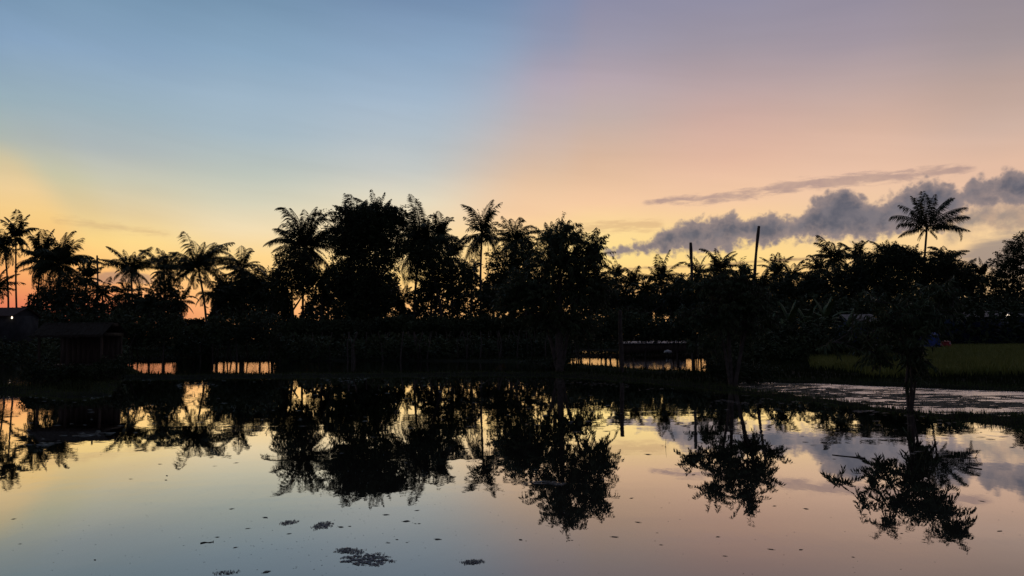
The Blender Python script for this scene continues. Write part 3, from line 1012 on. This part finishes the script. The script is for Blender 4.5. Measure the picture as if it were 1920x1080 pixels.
for k, (a, b, low) in enumerate([(40, 225, 3.2), (225, 338, 5.6), (338, 395, 3.2), (395, 520, 5.6), (520, 1064, 3.2), (1064, 1345, 5.6), (1345, 2000, 3.2)]):
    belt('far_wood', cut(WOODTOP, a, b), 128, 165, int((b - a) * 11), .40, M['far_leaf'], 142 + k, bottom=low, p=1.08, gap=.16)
# scrub closing the view where the back pond mirrors only darkness
for a, b, sd in ((520, 618, 43), (642, 850, 44), (860, 925, 45), (945, 1062, 46)):
    belt('scrub', [(a, 628), ((a + b) / 2, 625), (b, 628)], 53, 62, int((b - a) * 3.4), .2, M['undergrowth'], sd)
belt('scrub', [(336, 628), (395, 628)], 55, 62, 220, .2, M['undergrowth'], 50)
belt('scrub', [(-60, 640), (0, 630), (50, 640), (75, 650)], 50, 62, 500, .16, M['undergrowth'], 58)
belt('scrub', [(70, 612), (150, 618), (235, 622)], 40, 60, 900, .16, M['undergrowth'], 62)
belt('scrub', [(1345, 610), (1400, 600), (1480, 615), (1540, 620), (1570, 640)], 40, 60, 1500, .16, M['undergrowth'], 59)
# slim trunks carrying the small canopy trees
rs = np.random.RandomState(60)
mb = MB()
for px_ in rs.uniform(215, 1350, 95):
    d_ = rs.uniform(52, 60)
    q = at(px_, 600, d_)
    z0 = float(terrain(q.x, d_))
    mb.tube([(q.x, d_, z0), (q.x + rs.uniform(-.2, .2), d_, 1.2), (q.x + rs.uniform(-.4, .4), d_, 2.1)], [.06, .045, .03], sides=5)
tag(mb.build('thicket_stems', M['bark']), kind='stuff')
# young palms low in the wood
rs = np.random.RandomState(61)
for k, x in enumerate([232, 280, 335, 405, 440, 486, 535, 618, 655, 720, 752, 810, 860, 925, 985, 1040, 1090, 1130, 1175, 1215, 1262, 1330, 1368, 1430, 1470, 1530, 1600, 1730, 1790]):
    palm('low young palm half lost in the dark growth of the far bank', x + rs.uniform(-5, 5), rs.uniform(535, 566) - (10 if x > 1350 else 0), rs.uniform(28, 42), 106, ['skirt', 'open', 'mixed'][k % 3], 16, seed=100 + k,
         group='low young palms in the growth of the far bank')


def blades(name, X, Y, hmin, hmax, width, mat, seed, lean=.35, z=None):
    rs = np.random.RandomState(seed)
    n = len(X)
    Z = terrain(X, Y) if z is None else z
    h = rs.uniform(hmin, hmax, n)
    a = rs.uniform(0, 2 * math.pi, n)
    wv = np.stack([np.cos(a), np.sin(a), np.zeros(n)], -1) * (width * .5)
    b = rs.uniform(0, 2 * math.pi, n)
    ln = np.stack([np.cos(b), np.sin(b), np.zeros(n)], -1) * (h * lean * rs.rand(n))[:, None]
    P = np.stack([X, Y, Z - .02], -1)
    mid = P + ln * .4 + UP * (h * .6)[:, None]
    tip = P + ln * 1.2 + UP * h[:, None]
    mb = MB()
    mb.quads(np.stack([P - wv, mid - wv * .7, tip, mid + wv * .7], 1)[:, [0, 1, 2, 3]])
    mb.tris(np.stack([P - wv, mid + wv * .7, P + wv], 1))
    return tag(mb.build(name, mat), kind='stuff')


def scatter(poly_px, n, seed, keep=lambda X, Y, Z: Z > .03):
    """random ground points inside a photo-pixel box list [(x0,y0,x1,y1)], even per metre"""
    rs = np.random.RandomState(seed)
    out = []
    for x0, x1, y0, y1 in poly_px:
        X = rs.uniform(x0, x1, n)
        Y = rs.uniform(y0, y1, n)
        out.append(np.stack([X, Y], -1))
    P = np.concatenate(out)
    Z = terrain(P[:, 0], P[:, 1])
    k = keep(P[:, 0], P[:, 1], Z)
    return P[k, 0], P[k, 1]


# grass along the earth banks: points close to a pond edge
rs = np.random.RandomState(77)
GXs = rs.uniform(-24, 16, 420000)
GYs = rs.uniform(13, 50, 420000)
dd = np.full(GXs.shape, 1e9)
for p in PONDS:
    dd = np.minimum(dd, sdist(GXs, GYs, p))
k = (dd > -.02) & (dd < 1.3)
X, Y = GXs[k], GYs[k]
near = Y < 26
blades('bank_grass', X[near], Y[near], .05, .17, .012, M['grass'], 51)
far = ~near
sel = np.where(far)[0][::2]
blades('bank_grass', X[sel], Y[sel], .03, .11, .025, M['grass'], 52)
# general turf on the land between and beyond the ponds
rs = np.random.RandomState(76)
n = 130000
Yt = 15 + 95 * rs.rand(n) ** 1.25
Xt = Yt * rs.uniform(-.78, .80, n)
dd = np.full(n, 1e9)
for p in PONDS:
    dd = np.minimum(dd, sdist(Xt, Yt, p))
k = (dd > .6)
blades('turf', Xt[k], Yt[k], .06, .26, .05, M['turf'], 50)
# rice field on the right
rs = np.random.RandomState(78)
n = 60000
Yf = 26 + 50 * rs.rand(n) ** 1.2
Xf = Yf * rs.uniform(.40, .80, n)
ok = Xf > Yf * (.42 + .06 * np.sin(Yf * .3))
Xf, Yf = Xf[ok], Yf[ok]
z = terrain(Xf, Yf)
k = z > .1
tag(blades('rice_plants', Xf[k], Yf[k], .25, .5, .035, M['rice'], 53, lean=.5), kind='stuff')

# floating weed rafts on the side pond
rs = np.random.RandomState(79)


def flakes(name, X, Y, rx, ry, z, mat, seed, sides=7, kind='stuff', jag=.35):
    rs = np.random.RandomState(seed)
    n = len(X)
    a = np.linspace(0, 2 * math.pi, sides, endpoint=False)[None, :]
    r = 1 + jag * rs.uniform(-1, 1, (n, sides))
    VX = X[:, None] + rx[:, None] * r * np.cos(a)
    VY = Y[:, None] + ry[:, None] * r * np.sin(a)
    VZ = np.full(VX.shape, z) + rs.uniform(0, .004 if z > .0006 else .0006, VX.shape)
    C = np.stack([X, Y, np.full(n, z + (.006 if z > .0006 else .0008))], -1)
    V = np.stack([VX, VY, VZ], -1)
    mb = MB()
    T = []
    for k in range(sides):
        T.append(np.stack([C, V[:, k], V[:, (k + 1) % sides]], 1))
    mb.tris(np.concatenate(T))
    return tag(mb.build(name, mat), kind=kind)


n = 1500
px = rs.uniform(1380, 2000, n)
t = rs.rand(n)
py = (716 + (px - 1380) * .034) * (1 - t) + (735 + (px - 1380) * .1) * t
P = np.array([tuple(ground(a, b))[:2] for a, b in zip(px, py)])
inw = sdist(P[:, 0], P[:, 1], POND_SIDE) < -.05
dens = np.sin(P[:, 0] * .6 + P[:, 1] * .4) + np.sin(P[:, 1] * 2.6 + 1 + P[:, 0] * .5) + .7 * (px < 1560)
inw &= dens + rs.normal(size=n) * .7 > .45
P = P[inw]
flakes('floating_weed', P[:, 0], P[:, 1], rs.uniform(.05, .5, len(P)), rs.uniform(.03, .13, len(P)), .008, M['weed'], 54)
k = rs.rand(len(P)) < .35
ex = np.repeat(P[k], 5, axis=0) + rs.normal(size=(k.sum() * 5, 2)) * .12
blades('floating_weed', ex[:, 0], ex[:, 1], .02, .09, .015, M['weed'], 55, z=np.full(len(ex), .01))

# thin scum lines near the far bank of the main pond
n = 260
px = rs.uniform(0, 1900, n)
edge = np.interp(px, [0, 60, 205, 235, 640, 1060, 1300, 1500, 1700, 1920], [735, 741, 741, 710, 706, 706, 726, 749, 774, 804])
py = edge + 3 + rs.rand(n) ** 2.2 * 100
P = np.array([tuple(ground(a, b))[:2] for a, b in zip(px, py)])
k = sdist(P[:, 0], P[:, 1], POND_MAIN) < -.1
P = P[k]
flakes('pond_scum', P[:, 0], P[:, 1], rs.uniform(.02, .09, len(P)), rs.uniform(.01, .03, len(P)), .003, M['scum'], 56)
# the long scum line before the hut and along the far bank
SL = []
for x0, y0, x1, y1, m in [(40, 729, 125, 727, 60), (330, 722, 410, 720, 50), (150, 815, 215, 812, 26), (70, 833, 110, 831, 25), (600, 712, 700, 711, 40), (1060, 716, 1180, 722, 50), (1330, 752, 1430, 757, 40), (1600, 770, 1640, 772, 20), (980, 905, 1060, 907, 14)]:
    t = rs.rand(m)
    for a in t:
        g = ground(x0 + (x1 - x0) * a, y0 + (y1 - y0) * a + rs.normal() * 2.2)
        SL.append((g.x, g.y))
SL = np.array(SL)
k = sdist(SL[:, 0], SL[:, 1], POND_MAIN) < -.05
SL = SL[k]
flakes('pond_scum', SL[:, 0], SL[:, 1], rs.uniform(.02, .09, len(SL)), rs.uniform(.008, .02, len(SL)), .003, M['scum'], 57)

# countless tiny specks on the surface
rs = np.random.RandomState(81)
n = 700
px = np.concatenate([rs.uniform(0, 1920, n // 2), rs.normal(640, 170, n - n // 2)])
py = np.concatenate([rs.uniform(850, 1085, n // 2), rs.uniform(880, 1085, n - n // 2)])
P = np.array([tuple(ground(a, b))[:2] for a, b in zip(px, py)])
P = P[::2]
flakes('floating_speck', P[:, 0], P[:, 1], rs.uniform(.002, .007, len(P)), rs.uniform(.002, .006, len(P)), .0003, M['speck'], 59, jag=.6)
flakes('floating_speck', P[:90, 1] * 0 + rs.uniform(-3, 5, 90), rs.uniform(5.2, 13, 90), rs.uniform(.003, .008, 90), rs.uniform(.002, .006, 90), .0005, M['dead_leaf'], 60, jag=.6)
# single floating leaves
LEAVES = [(434, 954, 9), (497, 971, 12), (464, 991, 9), (408, 1007, 8), (441, 1027, 9), (501, 1073, 16), (543, 1001, 9), (637, 946, 8), (705, 949, 11), (725, 965, 12), (762, 978, 14),
          (781, 957, 9), (779, 982, 6), (786, 982, 6), (822, 1011, 13), (744, 1012, 7), (763, 1017, 6), (728, 1018, 8), (640, 988, 12), (655, 987, 7), (1183, 934, 9), (1196, 979, 12), (1153, 1007, 14),
          (977, 1012, 9), (1073, 1013, 5), (1232, 999, 5), (1360, 1043, 9), (1445, 1030, 12), (1502, 1031, 9), (1346, 1007, 8), (1453, 949, 8), (1240, 1022, 7), (1875, 996, 10), (1512, 954, 10), (1539, 869, 5),
          (1565, 861, 8), (1799, 815, 9), (1842, 940, 10), (1216, 852, 13), (1242, 836, 6), (595, 875, 9), (300, 870, 8), (313, 892, 9), (312, 900, 8), (402, 874, 7), (444, 868, 9), (245, 898, 7), (60, 868, 6), (1005, 880, 8), (1300, 890, 9),
          (25, 973, 8), (38, 1020, 6), (178, 1050, 7), (1030, 760, 16), (880, 800, 14), (560, 770, 13), (700, 820, 12), (640, 850, 10), (760, 868, 9), (1130, 900, 9), (1690, 1000, 6), (1600, 1045, 6)]
rs = np.random.RandomState(80)
LEAF_GROUP = 'single leaves floating on the still pond'
leaf_mesh = []
for v in range(5):
    mb = MB()
    K = 9
    t = np.linspace(0, 1, K)
    w = .22 * np.sin(np.pi * t ** .8) * (1 + .15 * rs.uniform(-1, 1, K)) + .01
    curl = .10 * np.sin(t * 3 + v) ** 2
    bend = .12 * np.sin(t * 2.2 + v)
    Vt = np.stack([t - .5, bend + w, curl * .4 + .02], -1)
    Vm = np.stack([t - .5, bend, curl * .3 + .01], -1)
    Vb = np.stack([t - .5, bend - w * .9, curl * .4 + .015], -1)
    V = np.concatenate([Vt, Vm, Vb])
    f = []
    for i in range(K - 1):
        f.append((i, K + i, K + i + 1, i + 1))
        f.append((K + i, 2 * K + i, 2 * K + i + 1, K + i + 1))
    mb.add(V, f)
    mb.tube([(-.5, Vm[0][1], .03), (-.68, Vm[0][1] + .06, .05)], [.02, .012], sides=4)
    o = mb.build('floating_leaf', M['dead_leaf'])
    leaf_mesh.append(o.data)
    bpy.data.objects.remove(o)
for i, (x, y, w) in enumerate(LEAVES):
    g = ground(x, y)
    o = bpy.data.objects.new('floating_leaf', leaf_mesh[i % 5])
    COL.objects.link(o)
    s = w / F * g.y * 1.05
    o.location = (g.x, g.y, .001)
    o.scale = (s, s * rs.uniform(.8, 1.4), s * .7)
    o.rotation_euler = (0, 0, rs.uniform(-.7, .7) + (math.pi if rs.rand() < .5 else 0))
    tag(o, 'small dark dead leaf floating alone on the still pond', 'leaf', LEAF_GROUP)


def mat_of_algae(label, cx, cy, w, h, n, holes, seed, tail=0):
    rs = np.random.RandomState(seed)
    c = ground(cx, cy)
    L = w / F * c.y
    D = ground(cx, cy - h / 2).y - ground(cx, cy + h / 2).y
    mb = MB()
    X, Y = [], []
    n = int(n * 2.2)
    while len(X) < n:
        a, r = rs.uniform(0, 2 * math.pi), math.sqrt(rs.rand())
        edge = .68 + .30 * math.sin(a * 3 + seed) * math.sin(a * 5 + 1) + .08 * rs.normal()
        x, y = r * edge * math.cos(a), r * edge * math.sin(a)
        if holes and math.sin(x * 11 + seed) * math.sin(y * 13 + x * 4) > .55 - holes:
            continue
        X.append(x * L / 2)
        Y.append(y * D / 2)
    X, Y = np.array(X), np.array(Y)
    o = flakes('algae_mat', X, Y, rs.uniform(.15, 1, n) ** 2 * L * .026, rs.uniform(.15, 1, n) ** 2 * D * .034, .001, M['algae'], seed, kind=None, jag=.6)
    # curled darker lumps
    o.location = (c.x, c.y, 0)
    if 'kind' in o:
        del o['kind']
    tag(o, label, 'algae mat', 'algae mats floating near the camera')


mat_of_algae("small grey algae mat beside the left end of the dark folded one", 542, 980, 46, 11, 170, 0, 3)
mat_of_algae("dark folded algae mat with pointed right end below the largest tree's reflection", 605, 985, 54, 17, 260, 0, 4)
mat_of_algae("largest floating algae mat, lacy and full of holes", 690, 1049, 128, 28, 460, .35, 5)
mat_of_algae("lumpy algae mat touching the upper left of the lacy one", 655, 1033, 66, 15, 240, .15, 6)
mat_of_algae("small oval algae mat alone at the bottom centre of the pond", 887, 1054, 50, 14, 260, 0, 8)
mat_of_algae("faint thin algae mat cut by the bottom edge at the lower left", 425, 1074, 60, 12, 90, .3, 9)


def stick(label, p0, p1, r, twigs=(), name='floating_branch'):
    a, b = ground(*p0), ground(*p1)
    mb = MB()
    A = np.zeros(3)
    B = np.array([b.x - a.x, b.y - a.y, 0])
    t = np.linspace(0, 1, 9)
    pts = t[:, None] * B
    pts[:, 1] += .012 * np.sin(t * 6)
    pts[:, 2] = r * .3 + .0015 * np.sin(t * 9)
    mb.tube(pts, r * (1 - .6 * t), sides=6)
    for tx, dx, dz in twigs:
        q = tx * B
        mb.tube([tuple(q), tuple(q + np.array([dx * .5, 0, dz * .7])), tuple(q + np.array([dx, 0, dz]))], [r * .6, r * .4, r * .2], sides=5)
    o = mb.build(name, M['dead_leaf'], smooth=True)
    o.location = (a.x, a.y, 0)
    tag(o, label, 'branch')


stick("long thin dead branch lying on the water left of the nearest tree's reflection", (1622, 860), (1560, 853), .011)
stick("short dark stick floating right of the lone palm's reflection", (1812, 876), (1841, 880), .012)
stick("small forked twig poking out of the pond at the right with its own reflection", (1800, 861), (1832, 858), .008, [(.3, .02, .10), (.6, -.05, .12), (.9, .05, .07)])
stick("thin stick floating at the lower left of the pond", (376, 1019), (400, 1016), .006, [(1.0, .0, .012)])
stick("upright dead reed stem standing in the pond between two mirrored trees", (1247, 838), (1249, 838), .005, [(.5, .01, .16)], name='reed_stem')


#SPLIT3
# ------------------------------------------------------------------ hut on the bank
hx, hy = HUT_X, HUT_Y
hz = float(terrain(hx, hy))
hut = thing('thatched_hut', "low thatched field hut with flat dark roof on a mound at the pond's left bank", 'hut', (hx, hy, hz - .05))
HW, HD = 1.42, .85
roof_top = (at(150, 607, hy).z - hz) + .05
roof_low = roof_top - .5
mb = MB()
# thatch as overlapping courses, slightly ragged eaves
rs = np.random.RandomState(90)
for side in (-1, 1):
    for c_ in range(5):
        u0, u1 = c_ / 5, (c_ + 1.25) / 5
        y0, y1 = side * (HD + .15) * (1 - u0 * .8), side * (HD + .15) * (1 - min(1, u1) * .8)
        z0, z1 = roof_low + (roof_top - roof_low) * u0, roof_low + (roof_top - roof_low) * min(1, u1)
        nseg = 40
        xs_ = np.linspace(-HW, HW, nseg + 1)
        for i in range(nseg):
            dz = rs.uniform(-.05, .02)
            mb.quads([[(xs_[i], y0, z0 + dz + .04), (xs_[i + 1] + .01, y0, z0 + dz + .04), (xs_[i + 1] + .01, y1, z1 + .04), (xs_[i], y1, z1 + .04)],
                      [(xs_[i], y0, z0 + dz - .05), (xs_[i + 1] + .01, y0, z0 + dz - .05), (xs_[i + 1] + .01, y0, z0 + dz + .04), (xs_[i], y0, z0 + dz + .04)]])
mb.box((-HW + .02, -.26, roof_top - .12), (HW - .02, .26, roof_top + .02))
mb.box((-HW + .05, -HD + .1, roof_low - .02), (HW - .05, HD - .1, roof_low + .12))
mb.build('roof', M['thatch'], hut)
for px_, py_ in ((-1.25, -.75), (1.25, -.75), (-1.25, .75), (1.25, .75), (-.12, -.75)):
    mb = MB()
    mb.tube([(px_, py_, 0), (px_ + .02, py_, roof_low * .5), (px_, py_, roof_low + .1)], [.055, .05, .05], sides=7)
    mb.build('post', M['wood'], hut, smooth=True)
mb = MB()
mb.tube([(-1.3, -.77, roof_low - .02), (1.3, -.77, roof_low)], [.035, .035], sides=6)
mb.build('beam', M['wood'], hut)
mb = MB()
for i in range(11):
    mb.box((-1.22 + i * .223, .70, 0.02), (-1.22 + i * .223 + .21, .73, roof_low))
mb.build('back_wall', M['wood'], hut)
mb = MB()
mb.box((-1.2, -.68, .38), (1.2, .68, .44))
mb.build('platform', M['wood'], hut)

# shrubs round the mound
def shrub(label, px_, dist, w, h, seed, leaf=.07, mat='undergrowth', group='bushes round the thatched hut', dens=900):
    rs = np.random.RandomState(seed)
    x = at(px_, 680, dist).x
    z = float(terrain(x, dist))
    root = thing('bush', label, 'bush', (x, dist, z - .03), group)
    sm, lm = MB(), MB()
    C = []
    for i in range(9):
        a = rs.uniform(0, 2 * math.pi)
        tip = np.array([math.cos(a) * w * .4, math.sin(a) * w * .35, h * rs.uniform(.55, .95)])
        sm.tube([(0, 0, 0), tuple(tip * np.array([.4, .4, .55])), tuple(tip)], [.02, .014, .005], sides=4)
        C.append(tip + in_ball(rs, dens // 9, .5) * np.array([w * .3, w * .3, h * .28]))
    C.append(in_ball(rs, dens // 2, .5) * np.array([w * .5, w * .4, h * .4]) + np.array([0, 0, h * .42]))
    C = np.concatenate(C)
    C[:, 2] = np.maximum(C[:, 2], .04)
    lm.quads(leaf_quads(rs, C, leaf))
    sm.build('stem', M['bark'], root)
    lm.build('foliage', M[mat], root)


shrub("leafy bush at the left corner of the thatched hut", 66, 29.0, 1.3, 1.1, 61)
shrub("leafy bush at the right corner of the thatched hut", 216, 29.8, 1.1, 1.0, 62)
shrub("low bush in front of the thatched hut's left half", 105, 28.0, 1.5, .7, 63)
shrub("low bush in front of the thatched hut's right half", 180, 28.2, 1.5, .6, 64)
shrub("bush at the picture's left edge beyond the small left pond", 12, 48, 3.2, 1.5, 65, leaf=.12, group='bushes beyond the ponds')
shrub("dark bush at the foot of the mid sized feathery tree", 1362, 24.6, 1.2, .9, 66, group='bushes beyond the ponds')
shrub("dark bush right of the mid sized feathery tree's stems", 1410, 25.5, 1.6, 1.0, 67, group='bushes beyond the ponds')
shrub("bush with lighter leaves behind the rice field's left corner", 1500, 44, 4.4, 2.6, 68, leaf=.14, group='bushes beyond the ponds', dens=1600)
shrub("broad low bush behind the nearest small tree", 1610, 42, 4.0, 2.0, 69, leaf=.13, group='bushes beyond the ponds', dens=1500)
shrub("low tangle of bush at the foot of the large feathery pond side tree", 1030, 34.3, 2.2, .7, 70, group='bushes beyond the ponds')
shrub("bush leaning over the end of the back pond", 1352, 36, 1.8, 1.9, 71, leaf=.09, group='bushes beyond the ponds')


# ------------------------------------------------------------------ banana plants
def banana(label, px_, py_top, dist, seed, n=8, L=None):
    rs = np.random.RandomState(seed)
    top = at(px_, py_top, dist)
    z0 = float(terrain(top.x, dist))
    H = top.z - z0
    root = thing('banana_plant', label, 'banana plant', (top.x, dist, z0 - .05), 'banana plants before the dark wood')
    sm = MB()
    hs = H * .55
    sm.tube([(0, 0, 0), (.04, 0, hs * .5), (.02, 0, hs)], [.15, .12, .08], sides=8)
    sm.build('stem', M['near_leaf'], root, smooth=True)
    lm = MB()
    L = L or H * .55
    for i in range(n):
        az = i * 2.4 + rs.uniform(-.3, .3)
        el = math.radians(80 - 55 * i / n + rs.uniform(-6, 6))
        K = 14
        t = np.linspace(0, 1, K)
        pit = el - math.radians(75 * (i / n) + 25) * t ** 1.5
        h = np.array([math.cos(az), math.sin(az), 0])
        d = h * np.cos(pit)[:, None] + UP * np.sin(pit)[:, None]
        pts = np.concatenate([[np.zeros(3)], np.cumsum(d[:-1] * L / (K - 1), axis=0)]) + np.array([.02, 0, hs - .05])
        S = np.array([-math.sin(az), math.cos(az), 0])
        w = L * .13 * np.sin(np.pi * np.clip(t * .88 + .08, 0, 1)) ** .5 * (t > .12) + .01
        for sgn in (-1, 1):
            e = pts + sgn * S * w[:, None] - UP * (w * .35)[:, None]
            e2 = e.copy()
            Q = []
            for k2 in range(K - 1):
                j = rs.uniform(.8, 1.0)
                gap = .06 * (pts[k2 + 1] - pts[k2])
                Q.append([pts[k2], pts[k2 + 1], pts[k2 + 1] + (e[k2 + 1] - pts[k2 + 1]) * j - gap, pts[k2] + (e[k2] - pts[k2]) * j + gap])
            lm.quads(np.array(Q))
        lm.tube(pts, .02 * (1 - .8 * t) + .004, sides=4, caps=False)
    lm.build('foliage', M['banana_leaf'], root)


banana("leftmost banana plant, pale torn leaves beneath the little palms right of the taller pole", 1478, 566, 66, 1, 8)
banana("banana plant with an upright pale leaf beside the leftmost one", 1512, 572, 68, 2, 9)
banana("banana plant with broad leaves right of the upright leaved one", 1545, 560, 70, 3, 9)
banana("banana plant in front of the small pale roofed house", 1590, 580, 68, 4, 7)
banana("short yellowish banana plant at the far edge of the rice field", 1816, 632, 76, 5, 6)
banana("banana plant beneath the dark dome tree", 1440, 588, 62, 6, 8)


# ------------------------------------------------------------------ posts and rails by the back pond
def post(label, x, y_top, dist, r, kind='wooden post', grp='posts standing at the back pond'):
    t_ = at(x, y_top, dist)
    z0 = min(0.0, float(terrain(t_.x, dist))) - .2
    mb = MB()
    h = t_.z - z0
    tt = np.linspace(0, 1, 8)
    mb.tube([(.02 * math.sin(6 * a), 0, h * a) for a in tt], [r * (1.1 - .2 * a) for a in tt], sides=8)
    o = mb.build('wooden_post', M['bark'], smooth=True)
    o.location = (t_.x, dist, z0)
    tag(o, label, 'post', grp)


post("thick tall post rising out of the bank right of the large feathery tree", 1163, 582, 33.8, .10)
post("thin short post left of the thick tall one", 1145, 668, 37.5, .05)
post("thin short post right of the thick tall one", 1188, 671, 37.5, .035)
post("short stake at the left end of the bright back pond", 1075, 668, 42, .035)
post("leaning height stake in the right part of the back pond", 1298, 662, 46, .05)


def shed(name, label, cat, x0, x1, y_eave, y_ridge, dist, depth, wallm, roofm, windows=(), door=None, group=None, overhang=.25, ridge_along=True):
    a, b = at(x0, y_eave, dist), at(x1, y_eave, dist)
    w = (b.x - a.x) / 2
    cx = (a.x + b.x) / 2
    z0 = float(terrain(cx, dist)) - .1
    he = a.z - z0
    hr = at(x0, y_ridge, dist + depth / 2).z - z0
    root = thing(name, label, cat, (cx, dist + depth / 2, z0), group)
    d = depth / 2
    mb = MB()
    mb.box((-w, -d, 0), (w, d, he))
    if hr > he + .15:
        for s in (-1, 1):
            mb.tris([[(s * w, -d, he), (s * w, d, he), (s * w, 0, hr - .05)]])
    mb.build('wall', M[wallm], root)
    mb = MB()
    o_ = overhang
    slope = (hr - he) / d
    for s in (-1, 1):
        y_out = s * (d + o_)
        ze = he - slope * o_
        mb.quads([[(-w - o_, y_out, ze + .03), (w + o_, y_out, ze + .03), (w + o_, 0, hr + .03), (-w - o_, 0, hr + .03)],
                  [(-w - o_, y_out, ze - .05), (w + o_, y_out, ze - .05), (w + o_, 0, hr - .05), (-w - o_, 0, hr - .05)],
                  [(-w - o_, y_out, ze - .05), (w + o_, y_out, ze - .05), (w + o_, y_out, ze + .03), (-w - o_, y_out, ze + .03)]])
        for e in (-1, 1):
            mb.quads([[(e * (w + o_), y_out, ze - .05), (e * (w + o_), 0, hr - .05), (e * (w + o_), 0, hr + .03), (e * (w + o_), y_out, ze + .03)]])
        nr = int((2 * w) / .6)
        for i in range(nr):
            xx = -w + (i + .5) * 2 * w / nr
            mb.quads([[(xx - .03, y_out, ze + .055), (xx + .03, y_out, ze + .055), (xx + .03, 0, hr + .055), (xx - .03, 0, hr + .055)]])
    mb.build('roof', M[roofm], root)
    for (wx, wz, ww, wh) in windows:
        mb = MB()
        for q0, q1 in (((wx - ww / 2 - .06, wz - .06), (wx + ww / 2 + .06, wz)), ((wx - ww / 2 - .06, wz + wh), (wx + ww / 2 + .06, wz + wh + .06)),
                       ((wx - ww / 2 - .06, wz), (wx - ww / 2, wz + wh)), ((wx + ww / 2, wz), (wx + ww / 2 + .06, wz + wh))):
            mb.box((q0[0], -d - .05, q0[1]), (q1[0], -d - .003, q1[1]))
        fr = mb.build('window', M['wood'], root)
        mb = MB()
        mb.box((wx - ww / 2, -d - .02, wz), (wx + ww / 2, -d - .004, wz + wh))
        mb.build('pane', M['glass'], fr)
    if door:
        dx, dw, dh = door
        mb = MB()
        mb.box((dx - dw / 2, -d - .04, 0.1), (dx + dw / 2, -d - .003, dh))
        mb.build('door', M['wood'], root)
    return root, he, hr, w, d


# left far house
h, he, hr, w, d = shed('house', "small house with dark hipped roof and a light under its eave at the left edge", 'house', -90, 22, 592, 578, 88, 5.0, 'plaster', 'roof_tile', [(.6, 1.0, .9, .9)], (-1.2, .9, 2.0))
mb = MB()
mb.tube([(w + .1, -d - .1, he - .1), (w + .1, -d - .1, he - .35), (w + .1, -d - .1, he - .42)], [.04, .09, .04], sides=8)
mb.build('eave_lamp', M['lamp'], h)
mb = MB()
mb.box((-.2, -d - .06, 1.95), (1.0, -d - .004, 2.1))
mb.build('strip_lamp', M['dim_lamp'], h)
# long building on the right, roof edge sky glint made as a glowing part
h, he, hr, w, d = shed('long_building', "long low bluish building with pale tin roof behind the rice field at the right edge", 'building', 1800, 1990, 594, 584, 92, 6, 'blue_wall', 'tin',
                       [(-4.5, 1.2, 1.2, 1.0), (-1.5, 1.2, 1.2, 1.0), (1.5, 1.2, 1.2, 1.0)], (4.0, 1.0, 2.1))
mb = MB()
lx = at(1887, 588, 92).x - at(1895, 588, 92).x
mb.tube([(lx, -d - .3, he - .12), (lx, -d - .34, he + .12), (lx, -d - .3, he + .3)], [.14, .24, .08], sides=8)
mb.build('eave_lamp', M['lamp'], h)  # no lamp here: emissive stand-in for sky reflected at the roof edge
shed('outbuilding', "plain dark outbuilding joined by its shadow to the left of the long bluish building", 'building', 1765, 1797, 598, 590, 96, 5, 'blue_wall', 'roof_tile', [(0, 1.2, .8, .8)])
shed('small_house', "small grey walled house with pale roof glimpsed behind the banana plants", 'house', 1600, 1650, 606, 590, 76, 4.5, 'blue_wall', 'tin', [(-.7, 1.0, .6, .9)], (.5, .8, 2.0))
shed('fish_shed', "long low shed with pale tin roof at the far side of the back pond", 'shed', 1168, 1286, 644, 640.5, 66, 2.4, 'wood', 'tin', [], (1.2, .7, .9), overhang=.12)

# blue tarpaulin shelter
c0, c1 = at(1716, 625, 66), at(1762, 625, 66)
zg = float(terrain(c0.x, 66))
tw = (c1.x - c0.x) / 2
th = c0.z - zg
sh = thing('tarp_shelter', "blue tarpaulin shelter at the far left corner of the rice field", 'shelter', ((c0.x + c1.x) / 2, 66.8, zg - .05))
mb = MB()
rs = np.random.RandomState(5)
K = 9
for (ya, za, yb, zb) in ((-.8, .1, -.75, th - .1), (-.75, th - .1, 0, th + .15), (0, th + .15, .75, th - .2)):
    for i in range(K):
        for j in range(3):
            def pt(ii, jj):
                x_ = -tw + 2 * tw * ii / K
                f_ = jj / 3
                return (x_, ya + (yb - ya) * f_ + .05 * math.sin(ii * 1.7 + jj), za + (zb - za) * f_ - .05 * abs(math.sin(ii * 1.3)))
            mb.quads([[pt(i, j), pt(i + 1, j), pt(i + 1, j + 1), pt(i, j + 1)]])
mb.build('tarpaulin', M['tarp'], sh)
for sx in (-1, 1):
    for sy in (-.7, .7):
        mb = MB()
        mb.tube([(sx * (tw - .08), sy, 0), (sx * (tw - .08), sy, th - .12)], [.04, .035], sides=6)
        mb.build('post', M['wood'], sh)
# red drum with pale mark
c0 = at(1773, 640, 67)
zg = float(terrain(c0.x, 67))
dr = thing('red_drum', "red painted drum with a pale mark beside the blue tarpaulin shelter", 'drum', (c0.x, 67, zg - .02))
mb = MB()
hh = c0.z - zg
mb.tube([(0, 0, 0), (0, 0, .02), (0, 0, hh * .33), (0, 0, hh * .35), (0, 0, hh * .65), (0, 0, hh * .67), (0, 0, hh)], [.40, .42, .40, .43, .43, .40, .42], sides=20)
mb.build('body', M['red_paint'], dr, smooth=True)
mb = MB()
mb.box((.05, -.46, hh * .74), (.2, -.43, hh * .86))
mb.build('label_patch', M['white_paint'], dr)
# pale basin on the shed's bank
g = ground(1278, 669)
mb = MB()
mb.tube([(0, 0, 0), (0, 0, .08), (0, 0, .2), (0, 0, .26)], [.32, .36, .30, .12], sides=14)
o = mb.build('water_tank', M['white_paint'], smooth=True)
o.location = (g.x, 62.5, float(terrain(g.x, 62.5)))
tag(o, "small pale upturned tub on the bank before the long low shed", 'tub')
